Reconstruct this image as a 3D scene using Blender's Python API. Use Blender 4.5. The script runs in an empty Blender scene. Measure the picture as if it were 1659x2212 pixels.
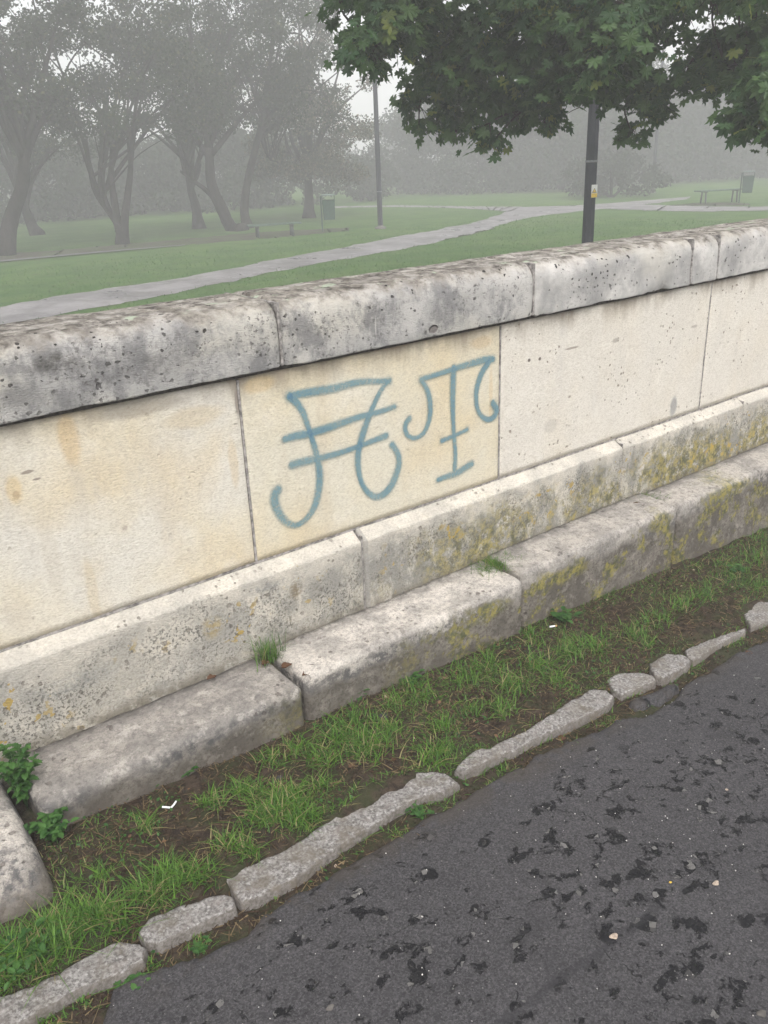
import bpy, math, random
import numpy as np
from mathutils import Matrix, Vector

random.seed(7); RNG = np.random.default_rng(11)
SC = bpy.context.scene
COL = SC.collection

# ------------------------------------------------------------------ camera
PW, PH, PF = 1659.0, 2212.0, 1853.0              # size the photograph was measured at, focal length in those pixels
CAM = np.array([0.0, 0.0, 1.6])
_up = -np.array([160.0, 4494.0, 1853.0]); _up /= np.linalg.norm(_up)
_X = np.array([3416 - PW/2, 240 - PH/2, PF]); _X -= _X @ _up * _up; _X /= np.linalg.norm(_X)
_Y = np.cross(_up, _X)
if _Y[2] < 0: _Y = -_Y
_X2 = _X + .0072*_up; _X2 /= np.linalg.norm(_X2)
_U2 = _up - .0072*_X; _U2 -= _U2 @ _X2 * _X2; _U2 /= np.linalg.norm(_U2)
MW = np.array([_X2, _Y, _U2])                    # camera axes (x right, y down, z forward) to world
cam_data = bpy.data.cameras.new('camera')
cam = bpy.data.objects.new('camera', cam_data); COL.objects.link(cam)
r_, u_, f_ = MW[:, 0], -MW[:, 1], MW[:, 2]
cam.matrix_world = Matrix(((r_[0], u_[0], -f_[0], CAM[0]), (r_[1], u_[1], -f_[1], CAM[1]),
                           (r_[2], u_[2], -f_[2], CAM[2]), (0, 0, 0, 1)))
cam_data.sensor_fit = 'VERTICAL'; cam_data.sensor_height = 36.0; cam_data.sensor_width = 27.0
cam_data.lens = 36.0*PF/PH
cam_data.clip_start = .02; cam_data.clip_end = 2000
SC.camera = cam

# ------------------------------------------------------------------ sky, sun, exposure
SUN_EL, SUN_ROT = math.radians(52), math.radians(205)
w = bpy.data.worlds.new('World'); SC.world = w; w.use_nodes = True
wn = w.node_tree; wn.nodes.clear()
sky = wn.nodes.new('ShaderNodeTexSky'); sky.sky_type = 'NISHITA'; sky.sun_disc = False
sky.sun_elevation = SUN_EL; sky.sun_rotation = SUN_ROT; sky.air_density = 1.0; sky.dust_density = 4.0; sky.ozone_density = 1.0
hs = wn.nodes.new('ShaderNodeHueSaturation'); hs.inputs['Saturation'].default_value = .24
bg = wn.nodes.new('ShaderNodeBackground'); bg.inputs['Strength'].default_value = .15
wo = wn.nodes.new('ShaderNodeOutputWorld')
wn.links.new(sky.outputs[0], hs.inputs['Color']); wn.links.new(hs.outputs[0], bg.inputs['Color']); wn.links.new(bg.outputs[0], wo.inputs['Surface'])
sun_d = bpy.data.lights.new('sun', 'SUN'); sun_d.energy = 1.15; sun_d.angle = math.radians(30); sun_d.color = (1.0, .975, .94)
sun = bpy.data.objects.new('sun', sun_d); COL.objects.link(sun)
sd = Vector((math.sin(SUN_ROT)*math.cos(SUN_EL), math.cos(SUN_ROT)*math.cos(SUN_EL), math.sin(SUN_EL)))
sun.rotation_euler = sd.to_track_quat('Z', 'Y').to_euler()
SC.view_settings.view_transform = 'Standard'; SC.view_settings.look = 'None'
SC.view_settings.exposure = .95; SC.view_settings.gamma = 1.0
SC.cycles.max_bounces = 6; SC.cycles.volume_bounces = 3; SC.cycles.transparent_max_bounces = 16
SC.cycles.diffuse_bounces = 3; SC.cycles.glossy_bounces = 2; SC.cycles.use_denoising = True
SC.cycles.sample_clamp_indirect = 6

SL = -.065                                      # the lane runs downhill along the wall
# ------------------------------------------------------------------ measuring helpers
def ray(px, py): return MW @ np.array([px - PW/2, py - PH/2, PF])
def at_level(px, py, z):                        # point on the horizontal plane of height z
    r = ray(px, py); return CAM + r*((z - CAM[2])/r[2])
def at_wall(px, py, y):                         # point on the vertical plane at distance y
    r = ray(px, py); return CAM + r*(y/r[1])
def gz(x): return SL*np.clip(x, -7, 8)
def at_road(px, py, off=0.0):
    r = ray(px, py); t = (off - CAM[2])/(r[2] - SL*r[0]); return CAM + r*t
def at_dist(px, py, d):                         # point at horizontal distance d
    r = ray(px, py); return CAM + r*(d/math.hypot(r[0], r[1]))

# ------------------------------------------------------------------ noise (vectorised value noise)
_T = np.random.default_rng(3).random(4096)
def vnoise(x, y, z=0.0):
    x, y, z = np.broadcast_arrays(np.asarray(x, float), np.asarray(y, float), np.asarray(z, float))
    xi, yi, zi = np.floor(x).astype(int), np.floor(y).astype(int), np.floor(z).astype(int)
    fx, fy, fz = x - xi, y - yi, z - zi
    fx, fy, fz = [t*t*(3 - 2*t) for t in (fx, fy, fz)]
    def h(a, b, c): return _T[(a*73 + b*911 + c*3571 + (a*b) % 97 + 50000) % 4096]
    def lx(b, c): return h(xi, b, c)*(1 - fx) + h(xi + 1, b, c)*fx
    a = lx(yi, zi)*(1 - fy) + lx(yi + 1, zi)*fy
    b = lx(yi, zi + 1)*(1 - fy) + lx(yi + 1, zi + 1)*fy
    return (a*(1 - fz) + b*fz)*2 - 1
def fnoise(x, y, z=0.0, oct=4):
    s = 0; a = .5
    for k in range(oct):
        f = 2.03**k
        s = s + a*vnoise(x*f + 17*k, y*f + 5*k, z*f + 9*k); a *= .5
    return s

# ------------------------------------------------------------------ object helpers
def tag(o, label=None, cat=None, group=None, kind=None):
    if label: o['label'] = label
    if cat: o['category'] = cat
    if group: o['group'] = group
    if kind: o['kind'] = kind
    return o
def empty(name, loc, label=None, cat=None, group=None):
    o = bpy.data.objects.new(name, None); COL.objects.link(o); o.location = [float(v) for v in loc]
    o.empty_display_size = .1
    return tag(o, label, cat, group)
WLOC = {}
def wloc(p):
    if p is None: return np.zeros(3)
    return np.array(p.location) + wloc(p.parent)
def mesh(name, V, F, mat, parent=None, smooth=True, attrs=None, origin=None):
    """V in world coordinates; F: array (n,k) or list of tuples"""
    V = np.asarray(V, float)
    if origin is None: origin = wloc(parent)
    origin = np.asarray(origin, float)
    L = V - origin
    me = bpy.data.meshes.new(name)
    if isinstance(F, np.ndarray):
        n, k = F.shape
        me.vertices.add(len(L)); me.vertices.foreach_set('co', L.astype(np.float32).ravel())
        me.loops.add(n*k); me.loops.foreach_set('vertex_index', F.astype(np.int32).ravel())
        me.polygons.add(n); me.polygons.foreach_set('loop_start', np.arange(0, n*k, k, dtype=np.int32))
        me.update(calc_edges=True); me.validate()
    else:
        me.from_pydata([tuple(v) for v in L], [], F); me.update()
    me.polygons.foreach_set('use_smooth', np.full(len(me.polygons), smooth, dtype=bool))
    if attrs:
        for an, av in attrs.items():
            a = me.attributes.new(an, 'FLOAT', 'POINT'); a.data.foreach_set('value', np.asarray(av, np.float32))
    me.materials.append(mat)
    o = bpy.data.objects.new(name, me); COL.objects.link(o)
    o.location = [float(v) for v in (origin - wloc(parent))]
    if parent: o.parent = parent
    return o
class MB:
    def __init__(s): s.V = []; s.F = []
    def add(s, V, F):
        b = len(s.V); s.V += [tuple(map(float, v)) for v in V]; s.F += [tuple(i + b for i in f) for f in F]
    def box(s, c, d, rz=0.0, bev=0.0, tilt=0.0):
        hx, hy, hz = d[0]/2, d[1]/2, d[2]/2
        b = min(bev, hx*.45, hy*.45, hz*.45)
        cz, sz = math.cos(rz), math.sin(rz)
        def T(p):
            x, y, z = p
            x, z = x*math.cos(tilt) + z*math.sin(tilt), -x*math.sin(tilt) + z*math.cos(tilt)
            return (c[0] + x*cz - y*sz, c[1] + x*sz + y*cz, c[2] + z)
        if b <= 0:
            V = [T((sx*hx, sy*hy, sz_*hz)) for sz_ in (-1, 1) for sx, sy in ((-1, -1), (1, -1), (1, 1), (-1, 1))]
            s.add(V, [(3, 2, 1, 0), (4, 5, 6, 7), (0, 1, 5, 4), (1, 2, 6, 5), (2, 3, 7, 6), (3, 0, 4, 7)]); return
        rings = []
        for z, ins in ((-hz, b), (-hz + b, 0), (hz - b, 0), (hz, b)):
            x0, y0 = hx - ins, hy - ins
            pts = [(-x0 + b, -y0), (x0 - b, -y0), (x0, -y0 + b), (x0, y0 - b), (x0 - b, y0), (-x0 + b, y0), (-x0, y0 - b), (-x0, -y0 + b)]
            rings.append([T((p[0], p[1], z)) for p in pts])
        s.loft(rings)
    def loft(s, rings, cap=True):
        n = len(rings[0]); V = [p for r in rings for p in r]; F = []
        for i in range(len(rings) - 1):
            for j in range(n):
                k = (j + 1) % n
                F.append((i*n + j, i*n + k, (i + 1)*n + k, (i + 1)*n + j))
        if cap:
            F.append(tuple(range(n - 1, -1, -1))); F.append(tuple((len(rings) - 1)*n + j for j in range(n)))
        s.add(V, F)
    def tube(s, pts, rad, n=8, bump=0.0):
        pts = [np.array(p, float) for p in pts]; rings = []
        ref = np.array([.31, .95, .07])
        for i, p in enumerate(pts):
            t = pts[min(i + 1, len(pts) - 1)] - pts[max(i - 1, 0)]; t /= np.linalg.norm(t) + 1e-9
            a = np.cross(t, ref if abs(t @ ref) < .95 else np.array([1., 0, 0])); a /= np.linalg.norm(a); b = np.cross(t, a)
            r = rad[i] if hasattr(rad, '__len__') else rad
            rings.append([p + r*(1 + bump*math.sin(3*k*6.283/n + i*.7) + bump*random.uniform(-.6, .6))*(math.cos(k*2*math.pi/n)*a + math.sin(k*2*math.pi/n)*b) for k in range(n)])
        s.loft(rings)
    def lathe(s, c, prof, n=16, rot=0.0):
        s.loft([[(c[0] + r*math.cos(rot + k*2*math.pi/n), c[1] + r*math.sin(rot + k*2*math.pi/n), c[2] + z) for k in range(n)] for r, z in prof])
    def build(s, name, mat, parent=None, smooth=False, origin=None):
        return mesh(name, np.array(s.V), s.F, mat, parent, smooth, None, origin)

# ------------------------------------------------------------------ material helpers
class NT:
    def __init__(s, name):
        s.m = bpy.data.materials.new(name); s.m.use_nodes = True
        s.t = s.m.node_tree; s.t.nodes.clear(); s.N = s.t.nodes; s.L = s.t.links
        s.out = s.N.new('ShaderNodeOutputMaterial'); s.p = s.N.new('ShaderNodeBsdfPrincipled')
        s.L.new(s.p.outputs[0], s.out.inputs['Surface'])
        g = s.N.new('ShaderNodeNewGeometry'); s.geo = g; s.pos = g.outputs['Position']
        sp = s.N.new('ShaderNodeSeparateXYZ'); s.L.new(s.pos, sp.inputs[0]); s.x, s.y, s.z = sp.outputs
    def put(s, inp, v):
        if hasattr(v, 'is_linked') or isinstance(v, bpy.types.NodeSocket): s.L.new(v, inp)
        elif isinstance(v, tuple): inp.default_value = v if len(v) == 4 else (*v, 1.0)
        else: inp.default_value = v
    def vec(s, sc=(1, 1, 1), loc=(0, 0, 0), src=None, rot=(0, 0, 0)):
        m = s.N.new('ShaderNodeMapping'); s.L.new(src or s.pos, m.inputs[0])
        m.inputs['Scale'].default_value = sc; m.inputs['Location'].default_value = loc; m.inputs['Rotation'].default_value = rot
        return m.outputs[0]
    def noise(s, scale, detail=4, rough=.55, v=None, dist=0.0, col=False):
        n = s.N.new('ShaderNodeTexNoise'); s.L.new(v or s.pos, n.inputs['Vector'])
        n.inputs['Scale'].default_value = scale; n.inputs['Detail'].default_value = detail
        n.inputs['Roughness'].default_value = rough; n.inputs['Distortion'].default_value = dist
        return n.outputs['Color' if col else 'Fac']
    def vor(s, scale, v=None, feat='F1', out='Distance', rnd=1.0):
        n = s.N.new('ShaderNodeTexVoronoi'); s.L.new(v or s.pos, n.inputs['Vector']); n.feature = feat
        n.inputs['Scale'].default_value = scale; n.inputs['Randomness'].default_value = rnd
        return n.outputs[out]
    def mr(s, v, a, b, c=0.0, d=1.0, smooth=True):
        n = s.N.new('ShaderNodeMapRange'); n.interpolation_type = 'SMOOTHSTEP' if smooth else 'LINEAR'
        s.put(n.inputs[0], v)
        for i, q in enumerate((a, b, c, d)): s.put(n.inputs[i + 1], q)
        return n.outputs[0]
    def ma(s, op, a, b=0.0, clamp=False):
        n = s.N.new('ShaderNodeMath'); n.operation = op; n.use_clamp = clamp
        s.put(n.inputs[0], a); s.put(n.inputs[1], b); return n.outputs[0]
    def mul(s, *a):
        r = a[0]
        for b in a[1:]: r = s.ma('MULTIPLY', r, b)
        return r
    def mix(s, f, a, b, mode='MIX'):
        n = s.N.new('ShaderNodeMix'); n.data_type = 'RGBA'; n.blend_type = mode
        s.put(n.inputs[0], f); s.put(n.inputs[6], a); s.put(n.inputs[7], b); return n.outputs[2]
    def warp(s, amt, scale):                       # position nudged by noise, for uneven stains
        c = s.noise(scale, 3, .6, col=True)
        a = s.N.new('ShaderNodeVectorMath'); a.operation = 'MULTIPLY_ADD'; s.L.new(c, a.inputs[0])
        a.inputs[1].default_value = (amt, amt, amt); s.L.new(s.pos, a.inputs[2]); return a.outputs[0]
    def bump(s, h, dist=.01, strength=1.0, prev=None):
        n = s.N.new('ShaderNodeBump'); s.put(n.inputs['Height'], h)
        n.inputs['Distance'].default_value = dist; n.inputs['Strength'].default_value = strength
        if prev is not None: s.L.new(prev, n.inputs['Normal'])
        return n.outputs[0]
    def fin(s, col, rough=.8, normal=None, spec=.3, metal=0.0):
        s.put(s.p.inputs['Base Color'], col); s.put(s.p.inputs['Roughness'], rough)
        s.p.inputs['Specular IOR Level'].default_value = spec; s.p.inputs['Metallic'].default_value = metal
        if normal is not None: s.L.new(normal, s.p.inputs['Normal'])
        return s.m
def simple(name, col, rough=.6, spec=.4, metal=0.0, var=.15, scale=40.0):
    n = NT(name); f = n.noise(scale, 5, .6)
    c2 = tuple(v*(1 - var*2) for v in col); c3 = tuple(min(1, v*(1 + var)) for v in col)
    c = n.mix(n.mr(f, .3, .7), c2, c3)
    return n.fin(c, rough, n.bump(f, .001, .3), spec, metal)

# ---- stones
def stone_fine(n, k=1.0):                          # tooled, pitted limestone relief
    v = n.vec((1, 1, 2.2))
    a = n.noise(120, 5, .72, v); b = n.noise(26, 4, .6)
    h = n.ma('ADD', n.mul(a, 1.0), n.mul(b, .7))
    return h, a
def pits(n, scale, thr, dens_scale=5.0, lo=.45, hi=.62, v=None, keep=.45):
    """scattered holes, each its own size"""
    vv = v or n.warp(.75/scale, scale*1.7)
    d = n.vor(scale, vv); c = n.N.new('ShaderNodeSeparateColor'); n.L.new(n.vor(scale, vv, 'F1', 'Color'), c.inputs[0])
    sz = n.mr(c.outputs[0], 1 - keep, 1.0, 0.0, thr*1.25)
    m = n.mr(n.ma('SUBTRACT', sz, d), 0.0, .07)
    return n.mul(m, n.mr(n.noise(dens_scale, 3, .5), lo, hi))
def blob(n, px, py, yplane, rx, rz, soft=.5, wob=.35):
    """an uneven patch of wear at one spot of the stone face"""
    c = at_wall(px, py, yplane); w_ = n.warp(.9*min(rx, rz)*wob*2, .35/min(rx, rz))
    m = n.N.new('ShaderNodeVectorMath'); m.operation = 'SUBTRACT'; n.L.new(w_, m.inputs[0])
    k = .9*min(rx, rz)*wob
    m.inputs[1].default_value = (c[0] + k, c[1] + k, c[2] + k)
    q = n.N.new('ShaderNodeVectorMath'); q.operation = 'MULTIPLY'; n.L.new(m.outputs[0], q.inputs[0]); q.inputs[1].default_value = (1/rx, .2/rx, 1/rz)
    l = n.N.new('ShaderNodeVectorMath'); l.operation = 'LENGTH'; n.L.new(q.outputs[0], l.inputs[0])
    return n.mr(l.outputs['Value'], 1.0, 1.0 - soft)
def panel_mat(name, base, warm, warm_amt, pit_amt, grey=.35):
    n = NT(name); h, a = stone_fine(n)
    col = n.mix(n.mr(n.noise(2.3, 4, .6), .35, .7), base, warm)
    col = n.mix(n.mul(n.mr(n.noise(3.1, 3, .5, n.vec((1, 1, .8), (3, 1, 7))), .47, .68), warm_amt*.7), col, (.64, .49, .27))
    streak = n.noise(7, 4, .6, n.vec((1.6, 1, .16), (1.7, 0, 0)))
    col = n.mix(n.mul(n.mr(streak, .48, .75), warm_amt*.6), col, (.50, .41, .30))
    col = n.mix(n.mul(n.mr(n.noise(5, 4, .6, n.vec((1.4, 1, .35), (9, 0, 2))), .5, .72), grey), col, (.48, .46, .44))
    col = n.mix(n.mul(n.mr(n.noise(9, 4, .65, n.vec((.7, 1, .7), (2, 5, 2))), .5, .75), .35), col, (.80, .76, .68))
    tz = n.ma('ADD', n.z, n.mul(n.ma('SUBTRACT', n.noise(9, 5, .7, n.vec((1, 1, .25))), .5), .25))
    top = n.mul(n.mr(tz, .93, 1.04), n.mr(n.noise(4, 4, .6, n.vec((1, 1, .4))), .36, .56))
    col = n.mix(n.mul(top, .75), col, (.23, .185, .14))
    low = n.mul(n.mr(n.z, .48, .41), n.mr(n.noise(9, 4, .6), .4, .7))
    col = n.mix(n.mul(low, .35), col, (.40, .33, .22))
    kp = .55 if name[:4] == 'pale' else .3; p1 = pits(n, 24, .17, 4, .48, .6, n.vec((1, 1, 1.5), (.3, .2, .1), n.warp(.02, 40)), keep=kp); p2 = pits(n, 62, .30, 7, .5, .6, keep=kp)
    hole = n.mul(n.ma('MAXIMUM', p1, p2), pit_amt)
    col = n.mix(n.mul(hole, .75), col, (.16, .12, .09))
    marks = None
    for (px, py, rx, rz, f, c) in ([(1143, 778, .011, .009, .9, (.07, .05, .045)), (1166, 775, .010, .009, .9, (.07, .05, .045)), (1235, 752, .055, .006, .6, (.15, .11, .09)), (1455, 878, .035, .060, .8, (.27, .27, .27)), (1190, 920, .05, .035, .35, (.35, .33, .31)),
             (1462, 905, .012, .02, .9, (.10, .10, .10)), (1330, 735, .03, .012, .5, (.2, .17, .15)), (1500, 705, .03, .008, .5, (.2, .17, .15))] if name[:4] == 'pale' else
            [(60, 1020, .022, .006, .8, (.22, .18, .15)), (80, 1035, .014, .004, .8, (.20, .16, .14)), (35, 1070, .012, .016, .8, (.30, .24, .22)), (270, 1140, .010, .010, .6, (.35, .29, .26)), (300, 880, .17, .035, .55, (.25, .22, .19)), (150, 950, .035, .09, .55, (.60, .43, .22)), (110, 1200, .03, .18, .22, (.46, .39, .30)), (30, 1060, .025, .05, .5, (.62, .46, .22)), (420, 900, .12, .04, .45, (.58, .47, .30)), (505, 1000, .02, .10, .4, (.60, .46, .27)), (200, 1280, .02, .14, .35, (.55, .44, .27)), (40, 1330, .05, .06, .35, (.50, .44, .36)),
             (512, 870, .010, .055, .75, (.24, .20, .18))] if name[:5] == 'cream' else
            [(560, 830, .07, .035, .55, (.62, .46, .25)), (1040, 740, .07, .03, .55, (.55, .42, .26)), (850, 745, .12, .02, .5, (.42, .32, .22)), (700, 770, .25, .02, .5, (.34, .26, .17)), (905, 1095, .02, .012, .4, (.30, .42, .36)), (1060, 850, .012, .14, .35, (.60, .42, .2))]):
        bm_ = blob(n, px, py, 2.205, rx, rz); col = n.mix(n.mul(bm_, f), col, c)
    col = n.mix(n.mr(a, .33, .60, .38, 0), col, (.27, .22, .17))
    hh = n.ma('SUBTRACT', h, n.mul(hole, 1.6))
    return n.fin(col, .85, n.bump(hh, .0045, .75), .2)
def coping_mat(name, tone=1.0, dirt=1.0):
    n = NT(name); h, a = stone_fine(n)
    col = n.mix(n.mr(n.noise(4.5, 5, .62), .35, .65), (.53*tone, .51*tone, .485*tone), (.37, .36, .35))
    col = n.mix(n.mul(n.mr(n.noise(2.6, 3, .5, n.vec((1, 1, 1.3), (5, 2, 1))), .5, .66), .7), col, (.56, .53, .47))
    v = n.vec((1.0, 1, .7), (0, 0, 4))
    col = n.mix(n.mul(n.mr(n.noise(7, 6, .74, v), .46, .64), .8*dirt), col, (.19, .188, .19))
    col = n.mix(n.mul(n.mr(n.noise(40, 5, .75), .52, .64), n.mr(n.noise(5, 3, .5, n.vec((1, 1, 1), (7, 0, 7))), .42, .58), .55*dirt), col, (.13, .125, .12))
    spk = n.mul(n.mr(n.noise(85, 3, .6), .56, .66), n.mr(n.noise(6, 3, .5, n.vec((1, 1, 1), (4, 4, 4))), .44, .60))
    col = n.mix(n.mul(spk, .75*dirt), col, (.10, .09, .085))
    zz = n.ma('ADD', n.z, n.mul(n.ma('SUBTRACT', n.noise(14, 4, .65), .5), .11))
    col = n.mix(n.mul(n.mr(zz, 1.165, 1.225), .5), col, (.36, .31, .25))
    moss = n.mr(zz, 1.196, 1.230)
    mossc = n.mix(n.mr(n.noise(24, 4, .6), .4, .62), (.075, .065, .055), (.20, .18, .15))
    col = n.mix(n.mul(moss, n.mr(n.noise(18, 5, .75), .34, .54)), col, mossc)
    col = n.mix(n.mul(moss, n.mr(n.noise(12, 4, .6, n.vec((1, 1, 1), (8, 1, 3))), .60, .68)), col, (.42, .48, .36))
    p1 = pits(n, 26, .20, 3.5, .42, .55, keep=.38); p2 = pits(n, 70, .30, 6, .46, .6, keep=.35); p1 = n.ma('MAXIMUM', p1, pits(n, 42, .27, 4.5, .45, .55, n.vec((1, 1, 1.7), (3.3, 1.2, .4), n.warp(.02, 50)), keep=.35))
    up = n.mr(n.z, 1.04, 1.18, .6, 1.0)
    hole = n.mul(n.ma('MAXIMUM', p1, p2), up)
    col = n.mix(n.mul(blob(n, 120, 785, 2.175, .11, .04, .9), n.mr(n.noise(30, 5, .7), .3, .6), .95), col, (.085, .08, .072))
    col = n.mix(n.mul(blob(n, 330, 790, 2.175, .14, .06, .9), n.mr(n.noise(24, 5, .7, n.vec((1, 1, 1), (3, 3, 3))), .3, .6), .75), col, (.16, .155, .15))
    col = n.mix(n.mul(blob(n, 30, 860, 2.175, .10, .05, .9), .6), col, (.17, .168, .165))
    cav = blob(n, 937, 712, 2.175, .024, .016, .4); col = n.mix(n.mul(cav, .75), col, (.13, .11, .10))
    col = n.mix(n.mul(blob(n, 812, 705, 2.175, .004, .04, .5, .2), .5), col, (.6, .58, .54))
    col = n.mix(n.mul(hole, .95), col, (.03, .026, .024))
    hh = n.ma('SUBTRACT', n.ma('SUBTRACT', h, n.mul(hole, 1.8)), n.mul(cav, 2.5))
    return n.fin(col, .87, n.bump(hh, .008, .9), .2)
def plinth_mat(name):
    n = NT(name); h, a = stone_fine(n)
    col = n.mix(n.mr(n.noise(5, 5, .6), .38, .62), (.70, .65, .57), (.52, .49, .44))
    zz = n.ma('ADD', n.z, n.mul(n.ma('SUBTRACT', n.noise(9, 5, .7), .5), .28))
    below = n.mr(zz, .385, .30)
    xm = n.mr(n.x, 0.0, 3.0, .45, 1.0)
    # grey weathering and black lichen specks
    g = n.mul(below, n.mr(n.noise(11, 5, .7, n.vec((1, 1, .7), (1, 1, 5))), .38, .56))
    col = n.mix(n.mul(g, n.mr(n.x, .6, 1.8, .42, .82)), col, (.25, .25, .235))
    spk = n.mul(n.mr(n.noise(120, 3, .65), .50, .60), below)
    col = n.mix(n.mul(spk, n.mr(n.noise(10, 3, .6, n.vec((1, 1, 1), (3, 8, 1))), .38, .6, .25, .85)), col, (.10, .10, .09))
    # ochre-green algae, heavier down the slope and towards the ledge
    zy = n.ma('ADD', n.z, n.mul(n.ma('SUBTRACT', n.noise(7, 5, .7, n.vec((1, 1, .5), (2, 2, 2))), .5), .35))
    lo = n.mr(zy, .39, .20)
    yel = n.mul(lo, n.mr(n.x, 1.25, 2.3, .06, 1.0), n.mr(n.noise(26, 5, .75), .37, .52), n.mr(n.noise(6.5, 4, .6, n.vec((1, 1, .6), (3, 9, 4))), .36, .54, .15, 1.0))
    col = n.mix(n.mul(yel, .9), col, n.mix(n.mr(n.noise(34, 4, .7), .38, .62), (.075, .08, .032), (.40, .33, .09)))
    spot = n.mul(n.mr(n.noise(34, 2, .5), .635, .66), below, n.mr(n.noise(4, 2, .5), .45, .6))
    col = n.mix(n.mul(spot, .9), col, (.46, .32, .07))
    col = n.mix(n.mul(n.mr(n.z, .17, .115), n.mr(n.noise(20, 4, .6), .32, .52), .75), col, (.17, .15, .11))
    hole = pits(n, 50, .32, 6, .42, .58, keep=.5)
    for (px, py, rx, rz, f, c) in [(640, 1275, .035, .05, .75, (.20, .15, .08)), (575, 1268, .10, .02, .6, (.22, .23, .23)), (460, 1355, .05, .05, .6, (.42, .30, .08)), (150, 1480, .16, .04, .5, (.26, .27, .26)), (790, 1290, .02, .06, .5, (.20, .20, .15))]:
        col = n.mix(n.mul(blob(n, px, py, 2.16, rx, rz, .7, .5), n.mr(n.noise(38, 4, .7), .38, .58), f), col, c)
    jd = n.ma('ABSOLUTE', n.ma('SUBTRACT', n.x, n.ma('ADD', 1.560, n.mul(n.ma('SUBTRACT', n.noise(14, 3, .6), .5), .018))))
    col = n.mix(n.mul(n.mr(jd, .018, .012), .7), col, (.33, .32, .30))
    col = n.mix(n.mul(hole, .6), col, (.14, .12, .10))
    col = n.mix(n.mr(a, .35, .6, .35, 0), col, (.2, .17, .13))
    return n.fin(col, .88, n.bump(n.ma('SUBTRACT', h, n.mul(hole, 1.3)), .007, .95), .2)
def ledge_mat(name, light=.5, moss_x=0.0):
    n = NT(name); h, a = stone_fine(n)
    nz = n.N.new('ShaderNodeSeparateXYZ'); n.L.new(n.geo.outputs['True Normal'], nz.inputs[0]); upn = nz.outputs[2]
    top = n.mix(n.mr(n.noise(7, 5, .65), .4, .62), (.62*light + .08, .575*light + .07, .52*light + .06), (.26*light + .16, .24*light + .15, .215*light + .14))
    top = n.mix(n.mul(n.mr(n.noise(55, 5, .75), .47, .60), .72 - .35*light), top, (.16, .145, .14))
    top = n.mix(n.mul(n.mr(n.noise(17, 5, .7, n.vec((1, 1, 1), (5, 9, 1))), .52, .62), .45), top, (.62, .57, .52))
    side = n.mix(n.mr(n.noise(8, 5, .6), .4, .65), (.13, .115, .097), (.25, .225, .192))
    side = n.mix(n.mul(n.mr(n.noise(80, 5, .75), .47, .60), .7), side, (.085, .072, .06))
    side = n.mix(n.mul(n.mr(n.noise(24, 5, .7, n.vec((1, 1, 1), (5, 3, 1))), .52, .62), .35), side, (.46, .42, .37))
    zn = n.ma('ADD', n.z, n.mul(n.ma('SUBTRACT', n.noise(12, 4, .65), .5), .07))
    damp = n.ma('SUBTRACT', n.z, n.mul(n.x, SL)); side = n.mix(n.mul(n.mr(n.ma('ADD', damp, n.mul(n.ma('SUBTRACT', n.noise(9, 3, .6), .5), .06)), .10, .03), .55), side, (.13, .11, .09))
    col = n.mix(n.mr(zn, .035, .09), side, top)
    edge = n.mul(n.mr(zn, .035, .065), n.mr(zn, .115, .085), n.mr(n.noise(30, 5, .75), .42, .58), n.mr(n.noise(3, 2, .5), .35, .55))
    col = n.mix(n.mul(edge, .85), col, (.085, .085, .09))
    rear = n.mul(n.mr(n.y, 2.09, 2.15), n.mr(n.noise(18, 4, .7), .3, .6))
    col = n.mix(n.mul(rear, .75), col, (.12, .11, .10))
    if moss_x:
        my = n.mul(n.mr(n.noise(8, 4, .65, n.vec((1, 1, 1), (6, 1, 1))), .50, .58), n.mr(zn, -.3, -.12), n.mr(zn, .12, .06), n.mr(n.x, moss_x, moss_x + .5))
        for (px, py, rx, rz) in [(1050, 1320, .16, .05), (1230, 1245, .17, .05), (1430, 1130, .10, .05), (1580, 1065, .28, .05)]:
            my = n.ma('MAXIMUM', my, blob(n, px, py, 1.95, rx, rz, .6, .5))
        my = n.mul(my, n.mr(n.noise(40, 5, .75), .36, .52))
        col = n.mix(n.mul(my, .85), col, n.mix(n.mr(n.noise(30, 4, .7), .4, .6), (.085, .095, .035), (.36, .31, .075)))
    hole = pits(n, 46, .34, 6, .42, .58, keep=.42)
    col = n.mix(n.mul(n.mr(n.noise(170, 3, .7), .5, .62), .35), col, (.13, .12, .11))
    col = n.mix(n.mul(hole, .6), col, (.12, .10, .09))
    return n.fin(col, .88, n.bump(n.ma('SUBTRACT', h, n.mul(hole, 1.3)), .008, 1.0), .2)

M = {}
M['panel_warm'] = panel_mat('cream_limestone', (.68, .645, .575), (.68, .61, .47), .5, .35)
M['panel_yellow'] = panel_mat('yellowed_limestone', (.66, .62, .515), (.67, .59, .43), .5, .25, .15)
M['panel_pale'] = panel_mat('pale_limestone', (.69, .65, .585), (.65, .61, .545), .14, .95, .30)
M['coping'] = coping_mat('weathered_coping'); M['coping_pale'] = coping_mat('pale_coping', 1.22, .35); M['coping_dark'] = coping_mat('dark_coping', .72, 1.1)
M['plinth'] = plinth_mat('lichened_plinth')
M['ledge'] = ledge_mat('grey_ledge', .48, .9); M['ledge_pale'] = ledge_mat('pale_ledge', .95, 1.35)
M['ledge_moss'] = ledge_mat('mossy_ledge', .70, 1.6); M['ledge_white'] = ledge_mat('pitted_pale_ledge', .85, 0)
M['mortar'] = simple('mortar', (.30, .28, .265), .95, .1, 0, .3, 60)
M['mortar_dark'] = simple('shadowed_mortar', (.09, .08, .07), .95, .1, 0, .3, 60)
M['core'] = simple('core_masonry', (.42, .39, .34), .9, .1, 0, .25, 8)

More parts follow.
